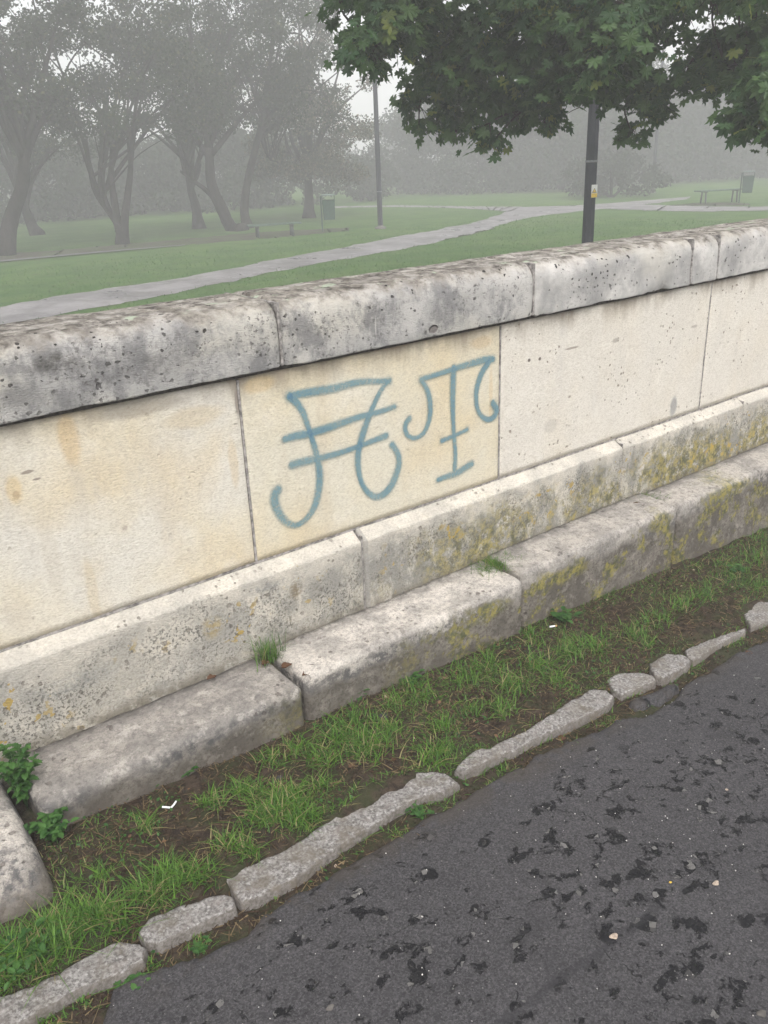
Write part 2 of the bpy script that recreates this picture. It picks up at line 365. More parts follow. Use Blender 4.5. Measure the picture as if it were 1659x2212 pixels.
def asphalt_mat():
    n = NT('worn_asphalt')
    fine = n.noise(190, 5, .8); mid = n.noise(60, 4, .6); big = n.noise(2.4, 4, .6)
    col = n.mix(n.mr(big, .35, .68), (.036, .035, .0375), (.052, .050, .053))
    ag = n.N.new('ShaderNodeSeparateColor'); n.L.new(n.vor(230, n.warp(.003, 150), 'F1', 'Color'), ag.inputs[0]); col = n.mix(.55, col, n.mix(n.mr(ag.outputs[0], .1, .95, 0, 1, False), (.014, .0135, .015), (.085, .081, .085)))
    col = n.mix(n.mul(n.mr(mid, .42, .66), .5), col, (.032, .030, .033))
    col = n.mix(n.mul(n.mr(fine, .50, .66), .55), col, (.15, .145, .145))
    col = n.mix(n.mul(n.mr(fine, .46, .34), .6), col, (.022, .02, .022))
    w1 = n.warp(.035, 22)
    # pits where the surface dressing has come away
    area = n.mr(n.noise(4.5, 4, .6, n.vec((1, 1, 1), (4, 7, 0))), .36, .60)
    bias = n.ma('ADD', n.mul(area, .07), n.mul(n.mr(n.y, 1.45, 1.0), .032))
    th = n.ma('SUBTRACT', .650, bias)
    pn = n.noise(15, 5, .66, n.vec((1.0, 1.35, 1), (2, 2, 0), w1), .25)
    pit = n.mr(n.ma('SUBTRACT', pn, th), 0, .022)
    pn2 = n.vor(11, n.vec((1, 1.2, 0), (1, 5, 0), n.warp(.06, 24)))
    pc = n.N.new('ShaderNodeSeparateColor'); n.L.new(n.vor(11, n.vec((1, 1.2, 0), (1, 5, 0), n.warp(.06, 24)), 'F1', 'Color'), pc.inputs[0])
    psz = n.mr(pc.outputs[0], .25, 1.0, .05, .25)
    pit2 = n.mul(n.mr(n.ma('SUBTRACT', psz, pn2), 0, .02), n.mr(n.noise(4, 2, .5, n.vec((1, 1, 1), (9, 3, 0))), n.mr(n.y, .6, 1.2, .28, .34), .52), n.mr(n.y, 1.44, 1.36)); core = n.mul(n.mr(n.ma('SUBTRACT', n.mul(psz, .42), pn2), 0, .02), n.mr(pc.outputs[1], .35, .4))
    # cracks
    cd = n.vor(3.3, n.vec((1, 1, 0), (3, 2, 0), n.warp(.16, 14)), 'DISTANCE_TO_EDGE')
    crack = n.mul(n.mr(cd, n.mr(n.noise(30, 3, .6), .35, .65, .002, .016), .001), n.mr(n.noise(6, 4, .65, n.vec((1, 1, 1), (5, 5, 5))), .51, .56), n.mr(n.y, 1.38, 1.1))
    pm = n.ma('MAXIMUM', n.ma('MAXIMUM', pit, pit2), crack)
    halo = n.mul(n.mr(n.ma('SUBTRACT', pn, th), -.035, 0), .35)
    col = n.mix(halo, col, (.03, .029, .031))
    agg = n.mr(n.vor(95, None, 'F1'), .0, .45, .0, 1.0)
    pcol = n.mix(n.mr(n.vor(60, None, 'F1', 'Color'), .78, .86), (.007, .007, .0085), (.13, .125, .12))
    col = n.mix(pm, col, pcol); col = n.mix(n.mul(core, pit2, n.mr(n.noise(120, 3, .7), .42, .58), .5), col, (.085, .08, .076))
    pit3 = n.mul(n.mr(n.noise(48, 4, .6, n.vec((1, 1.5, 1), (7, 1, 0))), .645, .67), n.mr(n.noise(3.2, 3, .5, n.vec((1, 1, 1), (2, 8, 0))), .40, .55)); col = n.mix(n.mul(pit3, .85), col, (.012, .012, .013))
    col = n.mix(n.mul(n.mr(n.noise(5.5, 5, .7, n.vec((1, 1, 1), (1, 4, 0))), .54, .70), .45), col, (.026, .025, .027))
    # seam running down the lane
    sd_ = n.ma('ABSOLUTE', n.ma('SUBTRACT', n.y, n.ma('ADD', .842, n.mul(n.ma('SUBTRACT', n.noise(4, 3, .6), .5), .06))))
    seam = n.mul(n.mr(sd_, .016, .004), n.mr(n.noise(9, 3, .6, n.vec((1, 1, 1), (1, 1, 9))), .36, .56))
    col = n.mix(n.mul(seam, .6), col, (.024, .023, .026))
    # pale bits of exposed grit
    gd = n.vor(75, None); gc = n.vor(75, None, 'F1', 'Color')
    gr = n.mul(n.mr(gd, .20, .12), n.mr(gc, .80, .82)); gd2 = n.vor(210, n.vec((1, 1.4, 1))); gr = n.ma('MAXIMUM', gr, n.mul(n.mr(gd2, .24, .16), n.mr(n.vor(210, n.vec((1, 1.4, 1)), 'F1', 'Color'), .80, .84), .8))
    col = n.mix(n.mul(gr, .5), col, (.26, .25, .24))
    # dust and damp brown tint along the verge
    ed = n.mul(n.mr(n.y, 1.30, 1.42), n.mr(n.noise(14, 5, .7), .40, .58))
    col = n.mix(n.mul(ed, .65), col, (.055, .045, .036))
    h = n.ma('ADD', n.mul(fine, .22), n.mul(mid, .12))
    h = n.ma('SUBTRACT', h, n.mul(pm, .9)); h = n.ma('ADD', h, n.mul(pm, agg, .45)); h = n.ma('ADD', h, n.mul(gr, .15))
    rough = n.mr(pm, 0, 1, .78, .55)
    return n.fin(col, rough, n.bump(h, .006, .9), .22)
M['asphalt'] = asphalt_mat()
def soil_mat():
    n = NT('verge_soil'); a = n.noise(35, 6, .7); b = n.noise(160, 4, .7)
    col = n.mix(n.mr(a, .35, .65), (.022, .016, .012), (.070, .050, .036))
    col = n.mix(n.mul(n.mr(b, .5, .68), .5), col, (.11, .085, .06))
    col = n.mix(n.mul(n.mr(n.noise(9, 5, .7), .44, .60), .65), col, (.04, .050, .020))
    return n.fin(col, .95, n.bump(n.ma('ADD', a, n.mul(b, .5)), .012, 1.0), .15)
M['soil'] = soil_mat()
def kerb_mat():
    n = NT('granite_kerb'); a = n.noise(110, 4, .75); b = n.noise(30, 4, .65)
    col = n.mix(n.mr(a, .38, .62), (.115, .106, .100), (.30, .285, .272))
    col = n.mix(n.mul(n.mr(n.vor(170, None, 'F1', 'Color'), .72, .8), .25), col, (.62, .60, .58))
    col = n.mix(n.mul(n.mr(b, .5, .68), .55), col, (.19, .165, .15))
    col = n.mix(n.mul(n.mr(n.noise(8, 4, .6), .5, .66), .4), col, (.16, .14, .11))
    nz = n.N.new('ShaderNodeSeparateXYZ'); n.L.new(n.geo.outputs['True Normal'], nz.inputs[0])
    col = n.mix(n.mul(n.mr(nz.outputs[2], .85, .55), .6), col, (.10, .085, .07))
    col = n.mix(n.mul(n.mr(n.noise(11, 5, .7, n.vec((1, 1, 1), (3, 3, 8))), .52, .64), .6), col, (.13, .11, .085))
    return n.fin(col, .85, n.bump(n.ma('ADD', a, n.mul(b, 1.0)), .004, .9), .2)
M['kerb'] = kerb_mat()
def lawn_mat():
    n = NT('park_lawn'); a = n.noise(1.1, 5, .6); b = n.noise(14, 5, .7, n.vec((1, 1, 0)))
    col = n.mix(n.mr(a, .35, .68), (.060, .128, .027), (.096, .170, .038))
    col = n.mix(n.mul(n.mr(b, .42, .68), .45), col, (.045, .10, .022))
    col = n.mix(n.mul(n.mr(n.noise(.33, 3, .5), .48, .66), .35), col, (.12, .17, .055))
    nr = n.mul(n.mr(n.noise(3, 4, .6), .55, .68), .35)
    col = n.mix(nr, col, (.10, .085, .05))
    return n.fin(col, .9, n.bump(n.ma('ADD', b, n.noise(60, 4, .7)), .04, .9), .1)
M['lawn'] = lawn_mat()
def path_mat():
    n = NT('damp_path'); a = n.noise(.9, 5, .6, n.vec((1, 1, 0))); b = n.noise(9, 5, .65)
    col = n.mix(n.mr(a, .38, .62), (.25, .235, .235), (.17, .16, .16))
    col = n.mix(n.mul(n.mr(b, .45, .7), .4), col, (.12, .105, .095))
    col = n.mix(n.mul(n.mr(n.noise(2.2, 5, .7, n.vec((1, 1, 1), (5, 5, 0))), .5, .66), .5), col, (.11, .105, .085))
    wet = n.mr(n.noise(.8, 5, .7, n.vec((1.5, 1, 0), (3, 3, 0))), .42, .72)
    return n.fin(n.mix(n.mul(wet, .4), col, (.09, .085, .085)), n.mr(wet, 0, 1, .7, .22), n.bump(b, .01, .5), .4)
M['path'] = path_mat()
def bare_mat():
    n = NT('bare_earth'); a = n.noise(2, 5, .65); b = n.noise(18, 5, .7)
    col = n.mix(n.mr(a, .38, .6), (.055, .045, .035), (.06, .08, .035))
    return n.fin(n.mix(n.mul(n.mr(b, .5, .7), .5), col, (.10, .08, .06)), .95, n.bump(b, .03, .8), .1)
M['bare'] = bare_mat()
def leaf_mat(name, c1, c2, c3=None, trans=.3, rough=.45, spec=.4, thr=.93):
    n = NT(name); r = n.geo.outputs['Random Per Island']
    col = n.mix(r, c1, c2)
    if c3:
        r2 = n.ma('FRACT', n.mul(r, 37.7)); col = n.mix(n.mr(r2, thr, thr + .03), col, c3)
    n.fin(col, rough, None, spec)
    tr = n.N.new('ShaderNodeBsdfTranslucent'); n.L.new(col, tr.inputs[0])
    mx = n.N.new('ShaderNodeMixShader'); mx.inputs[0].default_value = trans
    n.L.new(n.p.outputs[0], mx.inputs[1]); n.L.new(tr.outputs[0], mx.inputs[2]); n.L.new(mx.outputs[0], n.out.inputs['Surface'])
    return n.m
M['maple'] = leaf_mat('maple_leaf', (.028, .078, .026), (.085, .155, .045), (.20, .24, .055), .45, .45, .35, .95)
M['far_leaf'] = leaf_mat('park_tree_leaf', (.020, .030, .017), (.042, .056, .028), (.09, .09, .040), .2, .8, .1)
M['far_leaf_ochre'] = leaf_mat('turning_leaf', (.045, .055, .030), (.080, .078, .040), (.17, .13, .08), .2, .7, .2, .8)
M['wood_leaf'] = leaf_mat('distant_leaf', (.025, .035, .022), (.045, .055, .034), None, .15, .8, .1)
M['grass'] = leaf_mat('grass_blade', (.042, .115, .018), (.135, .265, .036), (.30, .26, .12), .35, .5, .3, .86)
M['weed'] = leaf_mat('weed_leaf', (.026, .085, .018), (.065, .155, .032), None, .3, .5, .3)
M['straw'] = leaf_mat('dry_straw', (.075, .055, .032), (.21, .155, .085), (.05, .033, .022), .2, .8, .1, .45)
M['deadleaf'] = leaf_mat('dead_leaf', (.075, .040, .026), (.13, .070, .040), None, .15, .8, .1)
def bark_mat(name, c):
    n = NT(name); a = n.noise(9, 5, .7, n.vec((1, 1, .22)))
    return n.fin(n.mix(n.mr(a, .35, .65), tuple(v*.45 for v in c), c), .95, n.bump(a, .04, 1.0), .1)
M['bark'] = bark_mat('dark_bark', (.035, .029, .026)); M['twig'] = simple('twig_bark', (.05, .04, .033), .9, .1)
def post_mat():
    n = NT('dark_post_paint'); a = n.noise(14, 5, .6, n.vec((1, 1, .3)))
    col = n.mix(n.mr(a, .4, .7), (.012, .014, .022), (.024, .026, .036))
    col = n.mix(n.mul(n.mr(n.noise(60, 3, .6), .62, .7), .5), col, (.10, .10, .11))
    return n.fin(col, .6, n.bump(a, .002, .4), .2)
M['post'] = post_mat()
M['band'] = simple('grey_band', (.16, .17, .18), .5); M['white'] = simple('sticker_white', (.62, .62, .60), .5, .4, 0, .06)
M['yellow'] = simple('sticker_yellow', (.62, .42, .06), .5, .4, 0, .08); M['black'] = simple('ink_black', (.02, .02, .02), .6)
M['lamp'] = simple('lamp_grey', (.30, .31, .32), .5); M['lens'] = simple('frosted_lens', (.70, .70, .68), .3)
M['bin'] = simple('bin_green', (.010, .045, .026), .5, .4, 0, .2, 12); M['bin_dark'] = simple('bin_inside', (.012, .02, .016), .8)
M['bin_hood'] = simple('bin_hood_grey', (.12, .16, .145), .5)
M['bench'] = simple('bench_green', (.045, .085, .055), .6, .4, 0, .25, 10); M['bench_leg'] = simple('bench_leg_iron', (.04, .045, .045), .6)
M['concrete'] = simple('footing_concrete', (.13, .12, .11), .9, .1)
M['butt'] = simple('litter_white', (.80, .80, .82), .7, .2, 0, .04); M['filter'] = simple('filter_tan', (.50, .32, .16), .8, .1)
M['pebble'] = simple('pebble_beige', (.42, .34, .27), .85, .2, 0, .2, 120)
M['darkstone'] = simple('dark_stone', (.05, .045, .05), .85, .2, 0, .3, 60)
M['edging'] = simple('path_edging', (.13, .13, .125), .9, .1)

# ------------------------------------------------------------------ the setting
def grid(x0, x1, y0, y1, d, zf):
    xs = np.linspace(x0, x1, max(2, int(round((x1 - x0)/d)) + 1)); ys = np.linspace(y0, y1, max(2, int(round((y1 - y0)/d)) + 1))
    X, Y = np.meshgrid(xs, ys, indexing='ij'); Z = zf(X, Y)
    V = np.stack([X.ravel(), Y.ravel(), Z.ravel()], 1); nx, ny = len(xs), len(ys)
    i, j = np.meshgrid(np.arange(nx - 1), np.arange(ny - 1), indexing='ij'); a = (i*ny + j).ravel()
    return V, np.stack([a, a + ny, a + ny + 1, a + 1], 1)
def join(parts):
    Vs, Fs, b = [], [], 0
    for V, F in parts: Vs.append(V); Fs.append(F + b); b += len(V)
    return np.vstack(Vs), np.vstack(Fs)
LAWN = -.60
def lawn_z(X, Y): return LAWN + .035*fnoise(X*.25, Y*.25, 0, 2)*np.clip((Y - 3)/4, 0, 1)*0 + 0*X
mesh('park_lawn', *join([grid(-245, 245, 2.36, 60, 3.0, lawn_z), grid(-245, 245, 60, 245, 12.0, lawn_z), ]), M['lawn'])
bpy.data.objects['park_lawn']['kind'] = 'structure'
V, F = grid(-245, 245, -120, 2.36, 15.0, lambda X, Y: LAWN - .002 + 0*X)
o = mesh('ground', V, F, M['lawn']); o['kind'] = 'structure'

# lane: asphalt with a crumbling edge
_E = [(1130*.5, 1355.4 + 1230*.5), (1070*.5, 1355.4 + 1310*.5), (440, 1355.4 + 700), (300, 1355.4 + 745), (240, 1355.4 + 780), (215, 2212)] + [(677.7 + u*.5915, 1287.6 + v*.5915) for u, v in
      [(0,1040),(100,985),(290,870),(400,810),(560,720),(700,640),(800,580),(930,520),(1100,450),(1230,425),(1300,380),(1350,310),(1440,265),(1560,190),(1659,150)]]
_E = np.array(sorted([tuple(at_road(px, py, 0)[:2]) for px, py in _E]))
def edge_y(X):
    return np.interp(X, _E[:, 0], _E[:, 1]) + .020*fnoise(X*16, 3.3, 0, 5)
def road_z(X, Y):
    d = edge_y(X) - Y
    z = gz(X) + .0025*fnoise(X*6, Y*6, 0, 3) + .004*fnoise(X*1.5, Y*1.5, 0, 2)
    return z - .030*np.clip(1 - d/.012, 0, 1.6)
parts = [grid(-.4, 4.6, .3, 1.50, .01, road_z), grid(-7, -.4, -6, 1.5, .25, road_z), grid(4.6, 8, -6, 1.5, .2, road_z), grid(-.4, 4.6, -6, .3, .25, road_z)]
V, F = join(parts); o = mesh('road', V, F, M['asphalt']); o['kind'] = 'structure'

# verge of soil between lane and ledge
def verge_z(X, Y):
    t = np.clip((Y - 1.46)/.12, 0, 1)
    z = gz(X) - .011 + .040*t*t*(3 - 2*t) + .013*fnoise(X*9, Y*9, 0, 4) + .007*np.clip((Y - 1.8)/.1, 0, 1)
    return z
V, F = join([grid(-.6, 5.5, 1.26, 2.2, .01, verge_z), grid(-7, -.6, 1.26, 2.2, .07, verge_z), grid(5.5, 12, 1.26, 2.2, .07, verge_z)])
o = mesh('verge_soil', V, F, M['soil']); o['kind'] = 'structure'

# ------------------------------------------------------------------ the wall
WX0, WX1 = -6.5, 12.0
wall = empty('stone_wall', (0, 2.3, 0), 'long weathered limestone parapet wall with rounded coping, blue graffiti and a stepped foot', 'wall')
def densify(P, d):
    out = []
    for i in range(len(P)):
        a, b = np.array(P[i]), np.array(P[(i + 1) % len(P)]); n = max(1, int(np.linalg.norm(b - a)/d + .5))
        out += [a + (b - a)*k/n for k in range(n)]
    return np.array(out)
def rounded(P, R):                                # polygon with rounded corners, R per corner
    out = []
    for i in range(len(P)):
        p0, p, p1 = np.array(P[i - 1], float), np.array(P[i], float), np.array(P[(i + 1) % len(P)], float)
        r = R[i]
        if r <= 0: out.append(tuple(p)); continue
        a = (p0 - p)/np.linalg.norm(p0 - p); b = (p1 - p)/np.linalg.norm(p1 - p)
        for k in range(7):
            t = k/6; q = (p + a*r)*(1 - t)**2 + 2*p*t*(1 - t) + (p + b*r)*t*t; out.append(tuple(q))
    return out
def block(name, x0, x1, prof, mat, amp=.003, seed=0, chip=0.0, dx=.02, parent=wall, bev=.006, dp=.02, label=None, endround=0.0):
    """a stone: profile (y,z) run along x, edges eased, surface uneven"""
    P = densify(prof, dp); c = P.mean(0); n = len(P)
    xs = [x0, x0 + .4*bev, x0 + bev]; m = max(2, int((x1 - x0 - 2*bev)/dx)); xs += list(np.linspace(x0 + bev, x1 - bev, m + 1)[1:-1]); xs += [x1 - bev, x1 - .4*bev, x1]
    xs = np.array(xs)
    e = np.minimum(xs - x0, x1 - xs); ins = bev*(1 - np.clip(e/bev, 0, 1))**1.5
    if endround: ins = ins + endround*(1 - np.clip((x1 - xs)/(endround*1.4), 0, 1))**2.2
    T = np.roll(P, -1, 0) - np.roll(P, 1, 0); N = np.stack([T[:, 1], -T[:, 0]], 1); N /= np.linalg.norm(N, axis=1)[:, None] + 1e-9
    if ((P - c)*N).sum() < 0: N = -N
    XX = np.repeat(xs[:, None], n, 1); YY = np.repeat(P[None, :, 0], len(xs), 0); ZZ = np.repeat(P[None, :, 1], len(xs), 0)
    d = amp*fnoise(XX*5 + seed, YY*9, ZZ*9, 4) + amp*.6*fnoise(XX*22 + seed, YY*22, ZZ*22, 3) - ins[:, None]
    if chip:
        low = np.clip(1 - (ZZ - P[:, 1].min())/.035, 0, 1)*(YY < c[0])
        cn = np.clip(fnoise(XX*13 + seed, 0*YY, 0*ZZ + 5.5, 4) - .02, 0, 1)
        d = d - chip*low*cn*2.0
    YY = YY + N[None, :, 0]*d; ZZ = ZZ + N[None, :, 1]*d
    V = np.stack([XX.ravel(), YY.ravel(), ZZ.ravel()], 1); Fq = []
    for i in range(len(xs) - 1):
        for j in range(n): Fq.append((i*n + j, i*n + (j + 1) % n, (i + 1)*n + (j + 1) % n, (i + 1)*n + j))
    Fq.append(tuple(range(n - 1, -1, -1))); Fq.append(tuple((len(xs) - 1)*n + j for j in range(n)))
    o = mesh(name, V, Fq, mat, parent)
    bpy_recalc(o)
    if label: o['label'] = label
    return o
import bmesh
def bpy_recalc(o):
    bm = bmesh.new(); bm.from_mesh(o.data); bmesh.ops.recalc_face_normals(bm, faces=bm.faces); bm.to_mesh(o.data); bm.free()
    for p in o.data.polygons:
        if len(p.vertices) > 8: p.use_smooth = False
def fine(x0, x1): return .02 if (x1 > 0 and x0 < 5) else .12

COP = rounded([(2.175, 1.026), (2.175, 1.218), (2.50, 1.222), (2.50, 1.026)], [.006, .075, .07, .006])
cj = [WX0, -4.3, -2.6, -1.1, .02, 1.31, 2.395, 3.385, 3.585, 4.75, 6.1, 7.5, 9.0, 10.5, WX1]
# the joint at .02 lies outside the frame
for i in range(len(cj) - 1):
    a, b = cj[i], cj[i + 1]; pale = (2.39 < a + .01 < 3.6)
    block('coping_stone', a + .0045, b - .0045, COP, M['coping_pale' if pale else ('coping_dark' if a > 3.5 else 'coping')], .0045, i*3.1,
          .016 if abs(a - 2.395) < .01 else (.004 if a > 0 else .002), fine(a, b), bev=.011)
pj = [WX0, -4.9, -3.3, -1.9, -.35, 1.168, 2.252, 3.598, 4.95, 6.3, 7.7, 9.2, 10.7, WX1]
PAN = [(2.205, .4215), (2.205, 1.010), (2.30, 1.010), (2.30, .4215)]
for i in range(len(pj) - 1):
    a, b = pj[i], pj[i + 1]
    mt = M['panel_yellow'] if abs(a - 1.168) < .01 else (M['panel_warm'] if b < 1.3 else M['panel_pale'])
    o = block('wall_panel', a + .004, b - .004, PAN, mt, .0022, 40 + i*2.3, 0, fine(a, b), bev=.004)
    if abs(a - 1.168) < .01: gpanel = o
plj = [WX0, -4.6, -3.0, -1.5, .05, 1.556, 2.973, 3.926, 5.2, 6.6, 8.0, 9.5, 11.0, WX1]
PLI = [(2.160, -.75), (2.160, .384), (2.206, .412), (2.32, .412), (2.32, -.75)]
PLI = rounded(PLI, [0, .008, .004, 0, 0])
for i in range(len(plj) - 1):
    a, b = plj[i], plj[i + 1]
    block('plinth_stone', a + .003, b - .003, PLI, M['plinth'], .0045, 90 + i*1.7, 0, fine(a, b), bev=.008)
def ledge_prof(y0, zt, r=.030, zb=-1.0): return rounded([(y0, zb), (y0, zt), (2.157, zt + .006), (2.157, zb)], [0, r, 0, 0])
lj = [(-6.5, -3.6, 1.72, .13, 'ledge'), (-3.59, -1.4, 1.73, .12, 'ledge'), (.335, 1.136, 1.925, .106, 'ledge'), (1.152, 2.128, 1.940, .122, 'ledge_pale'),
      (2.146, 3.126, 1.962, .134, 'ledge_moss'), (3.142, 4.25, 1.968, .122, 'ledge_moss'), (4.26, 5.6, 1.98, .112, 'ledge_moss'),
      (5.61, 7.2, 1.98, .11, 'ledge'), (7.21, 9.0, 1.98, .11, 'ledge'), (9.01, 12.0, 1.98, .11, 'ledge')]
for i, (a, b, y0, zt, mt) in enumerate(lj):
    block('footing_stone', a, b, ledge_prof(y0, zt), M[mt], .008, 150 + i*2.9, 0, fine(a, b), bev=.019, dp=.015)
big = rounded([(1.675, -.9), (1.690, .03), (1.86, .112), (2.157, .118), (2.157, -.9)], [0, .06, .09, 0, 0])
block('footing_stone', -1.39, .292, big, M['ledge_white'], .006, 211, 0, .02, bev=.012, dp=.015, endround=.03, label='larger pale pitted footing stone with a rounded end')
# mortar between the courses, set back
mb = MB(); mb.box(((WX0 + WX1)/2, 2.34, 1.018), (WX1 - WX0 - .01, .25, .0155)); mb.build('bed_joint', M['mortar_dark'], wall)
mb = MB(); mb.box(((WX0 + WX1)/2, 2.2655, .4165), (WX1 - WX0 - .01, .119, .0088)); mb.build('lower_bed_joint', M['mortar'], wall)
for xj in pj[1:-1]:
    mb = MB(); mb.box((xj, 2.254, .715), (.0078, .096, .586)); mb.build('joint_mortar', M['mortar'], wall)
for xj in plj[1:-1]:
    mb = MB(); mb.box((xj, 2.243, -.15), (.0058, .15, 1.10)); mb.build('joint_mortar', M['mortar'], wall)
for xj in cj[1:-1]:
    mb = MB(); mb.box((xj, 2.337, 1.123), (.0086, .312, .184)); mb.build('joint_mortar', M['mortar'], wall)
mb = MB(); mb.box(((WX0 + WX1)/2, 2.40, .13), (WX1 - WX0 - .02, .158, 1.76)); mb.build('core_masonry', M['core'], wall)

# ---- graffiti: spray paint lying on the yellowed panel
def gpt(u, v): p = at_wall(576 + u*.3268, 745.5 + v*.3268, 2.205); return (p[0], p[2])
STROKES = [
 [(150,335),(230,318),(350,298),(450,282),(560,252),(650,238),(740,238),(810,232)],
 [(150,340),(195,380),(235,440),(265,520),(290,600),(315,680),(335,770),(347,860),(340,960),(318,1050),(280,1120),(230,1170),(180,1188),(125,1165),(80,1110),(50,1040),(52,985),(70,955)],
 [(790,245),(745,310),(710,380),(680,450),(650,530),(625,610),(605,690),(600,780),(610,860),(630,920),(665,970),(715,1000),(765,985),(815,935),(850,860),(870,790),(868,730),(850,690),(825,655)],
 [(115,620),(180,600),(280,580),(400,545),(500,510),(620,470),(740,440),(840,405)],
 [(165,790),(250,765),(350,745),(480,710),(590,672),(700,630),(785,597)],
 [(1020,225),(1080,205),(1160,180),(1250,150),(1350,120),(1430,98),(1490,92)],
 [(1020,235),(1050,280),(1070,340),(1078,420),(1068,500),(1040,570),(1000,605),(960,612),(925,590),(912,550),(918,515),(938,485)],
 [(1232,150),(1228,260),(1226,380),(1228,480),(1235,600),(1243,720),(1238,845)],
 [(1155,630),(1230,600),(1320,557)],
 [(1130,888),(1190,865),(1240,850),(1300,815),(1350,783)],
 [(1460,115),(1420,180),(1390,260),(1380,340),(1390,420),(1415,465),(1455,490),(1495,475),(1515,430),(1500,395),(1490,380)]]
def catmull(P, k=6):
    P = [np.array(p, float) for p in P]; P = [2*P[0] - P[1]] + P + [2*P[-1] - P[-2]]; out = []
    for i in range(1, len(P) - 2):
        for t in np.linspace(0, 1, k, endpoint=False):
            a, b, c, d = P[i - 1], P[i], P[i + 1], P[i + 2]
            out.append(.5*((2*b) + (c - a)*t + (2*a - 5*b + 4*c - d)*t*t + (3*b - a - 3*c + d)*t**3))
    out.append(P[-2]); return np.array(out)
gx = np.arange(1.16, 2.245, .0025); gzv = np.arange(.42, 1.005, .0025)
GX, GZ = np.meshgrid(gx, gzv, indexing='ij')
cover = np.zeros(GX.shape)
for si, S in enumerate(STROKES):
    C = catmull([gpt(*p) for p in S]); best = np.full(GX.shape, 9.0); nn = len(C)
    for i in range(nn - 1):
        a, b = C[i], C[i + 1]; ab = b - a; L2 = ab @ ab + 1e-12
        t = np.clip(((GX - a[0])*ab[0] + (GZ - a[1])*ab[1])/L2, 0, 1)
        dd = np.hypot(GX - a[0] - t*ab[0], GZ - a[1] - t*ab[1])
        wv = 1 + .18*math.sin(i*.13 + si*2)
        if si in (1, 2): wv *= 1.0 + .35*max(0, (i/nn - .45))
        if si in (6, 8): wv *= .85
        best = np.minimum(best, dd/wv)
    c = 1 - np.clip((best - .0055)/.0125, 0, 1); c = c*c*(3 - 2*c)*.74
    for e in (C[0], C[-1]):
        dd = np.hypot(GX - e[0], GZ - e[1]); c = np.maximum(c, .80*np.exp(-(dd/.0105)**2))
    halo = .10*np.exp(-(best/.017)**2)*(fnoise(GX*420, GZ*420, si, 2) > -.05)
    c = np.maximum(c, halo); cover = np.maximum(cover, c) + .10*np.minimum(cover, c)
for (u, v, r) in ((150, 335, .016), (800, 238, .014), (1020, 228, .012), (1490, 92, .013)):
    e = gpt(u, v); dd = np.hypot(GX - e[0], GZ - e[1]); cover = np.maximum(cover, .92*np.exp(-(dd/r)**2))
cover *= np.clip(1 + .35*fnoise(GX*190, GZ*190, 0, 2) + .30*fnoise(GX*14, GZ*14, 4, 2), 0, 1.15)*(GX < 2.248)
keep = cover > .02
kq = keep[:-1, :-1] | keep[1:, :-1] | keep[:-1, 1:] | keep[1:, 1:]
ny = GX.shape[1]; idx = np.arange(GX.size).reshape(GX.shape)
F = np.stack([idx[:-1, :-1][kq], idx[1:, :-1][kq], idx[1:, 1:][kq], idx[:-1, 1:][kq]], 1)
used, inv = np.unique(F, return_inverse=True)
V = np.stack([GX.ravel()[used], np.full(len(used), 2.2012), GZ.ravel()[used]], 1)
n = NT('blue_spray_paint')
at = n.N.new('ShaderNodeAttribute'); at.attribute_name = 'paint'; cv = at.outputs['Fac']
gran = n.noise(330, 2, .6)
al = n.ma('MULTIPLY', cv, n.mr(gran, .30, .52, .72, 1.0), True)
n.fin(n.mix(n.mr(cv, .72, .98), (.150, .275, .315), (.065, .155, .245)), .6, n.bump(gran, .001, .6), .3)
tr = n.N.new('ShaderNodeBsdfTransparent'); mx = n.N.new('ShaderNodeMixShader')
n.L.new(al, mx.inputs[0]); n.L.new(tr.outputs[0], mx.inputs[1]); n.L.new(n.p.outputs[0], mx.inputs[2]); n.L.new(mx.outputs[0], n.out.inputs['Surface'])
gpanel.location = gpanel.location
g = mesh('spray_painted_graffiti', V, inv.reshape(F.shape).astype(int), n.m, gpanel, attrs={'paint': cover.ravel()[used]})
g['label'] = 'two hooked and crossed letter-like signs in hazy blue spray paint'
gpanel['label'] = 'yellowed stone panel carrying blue graffiti'

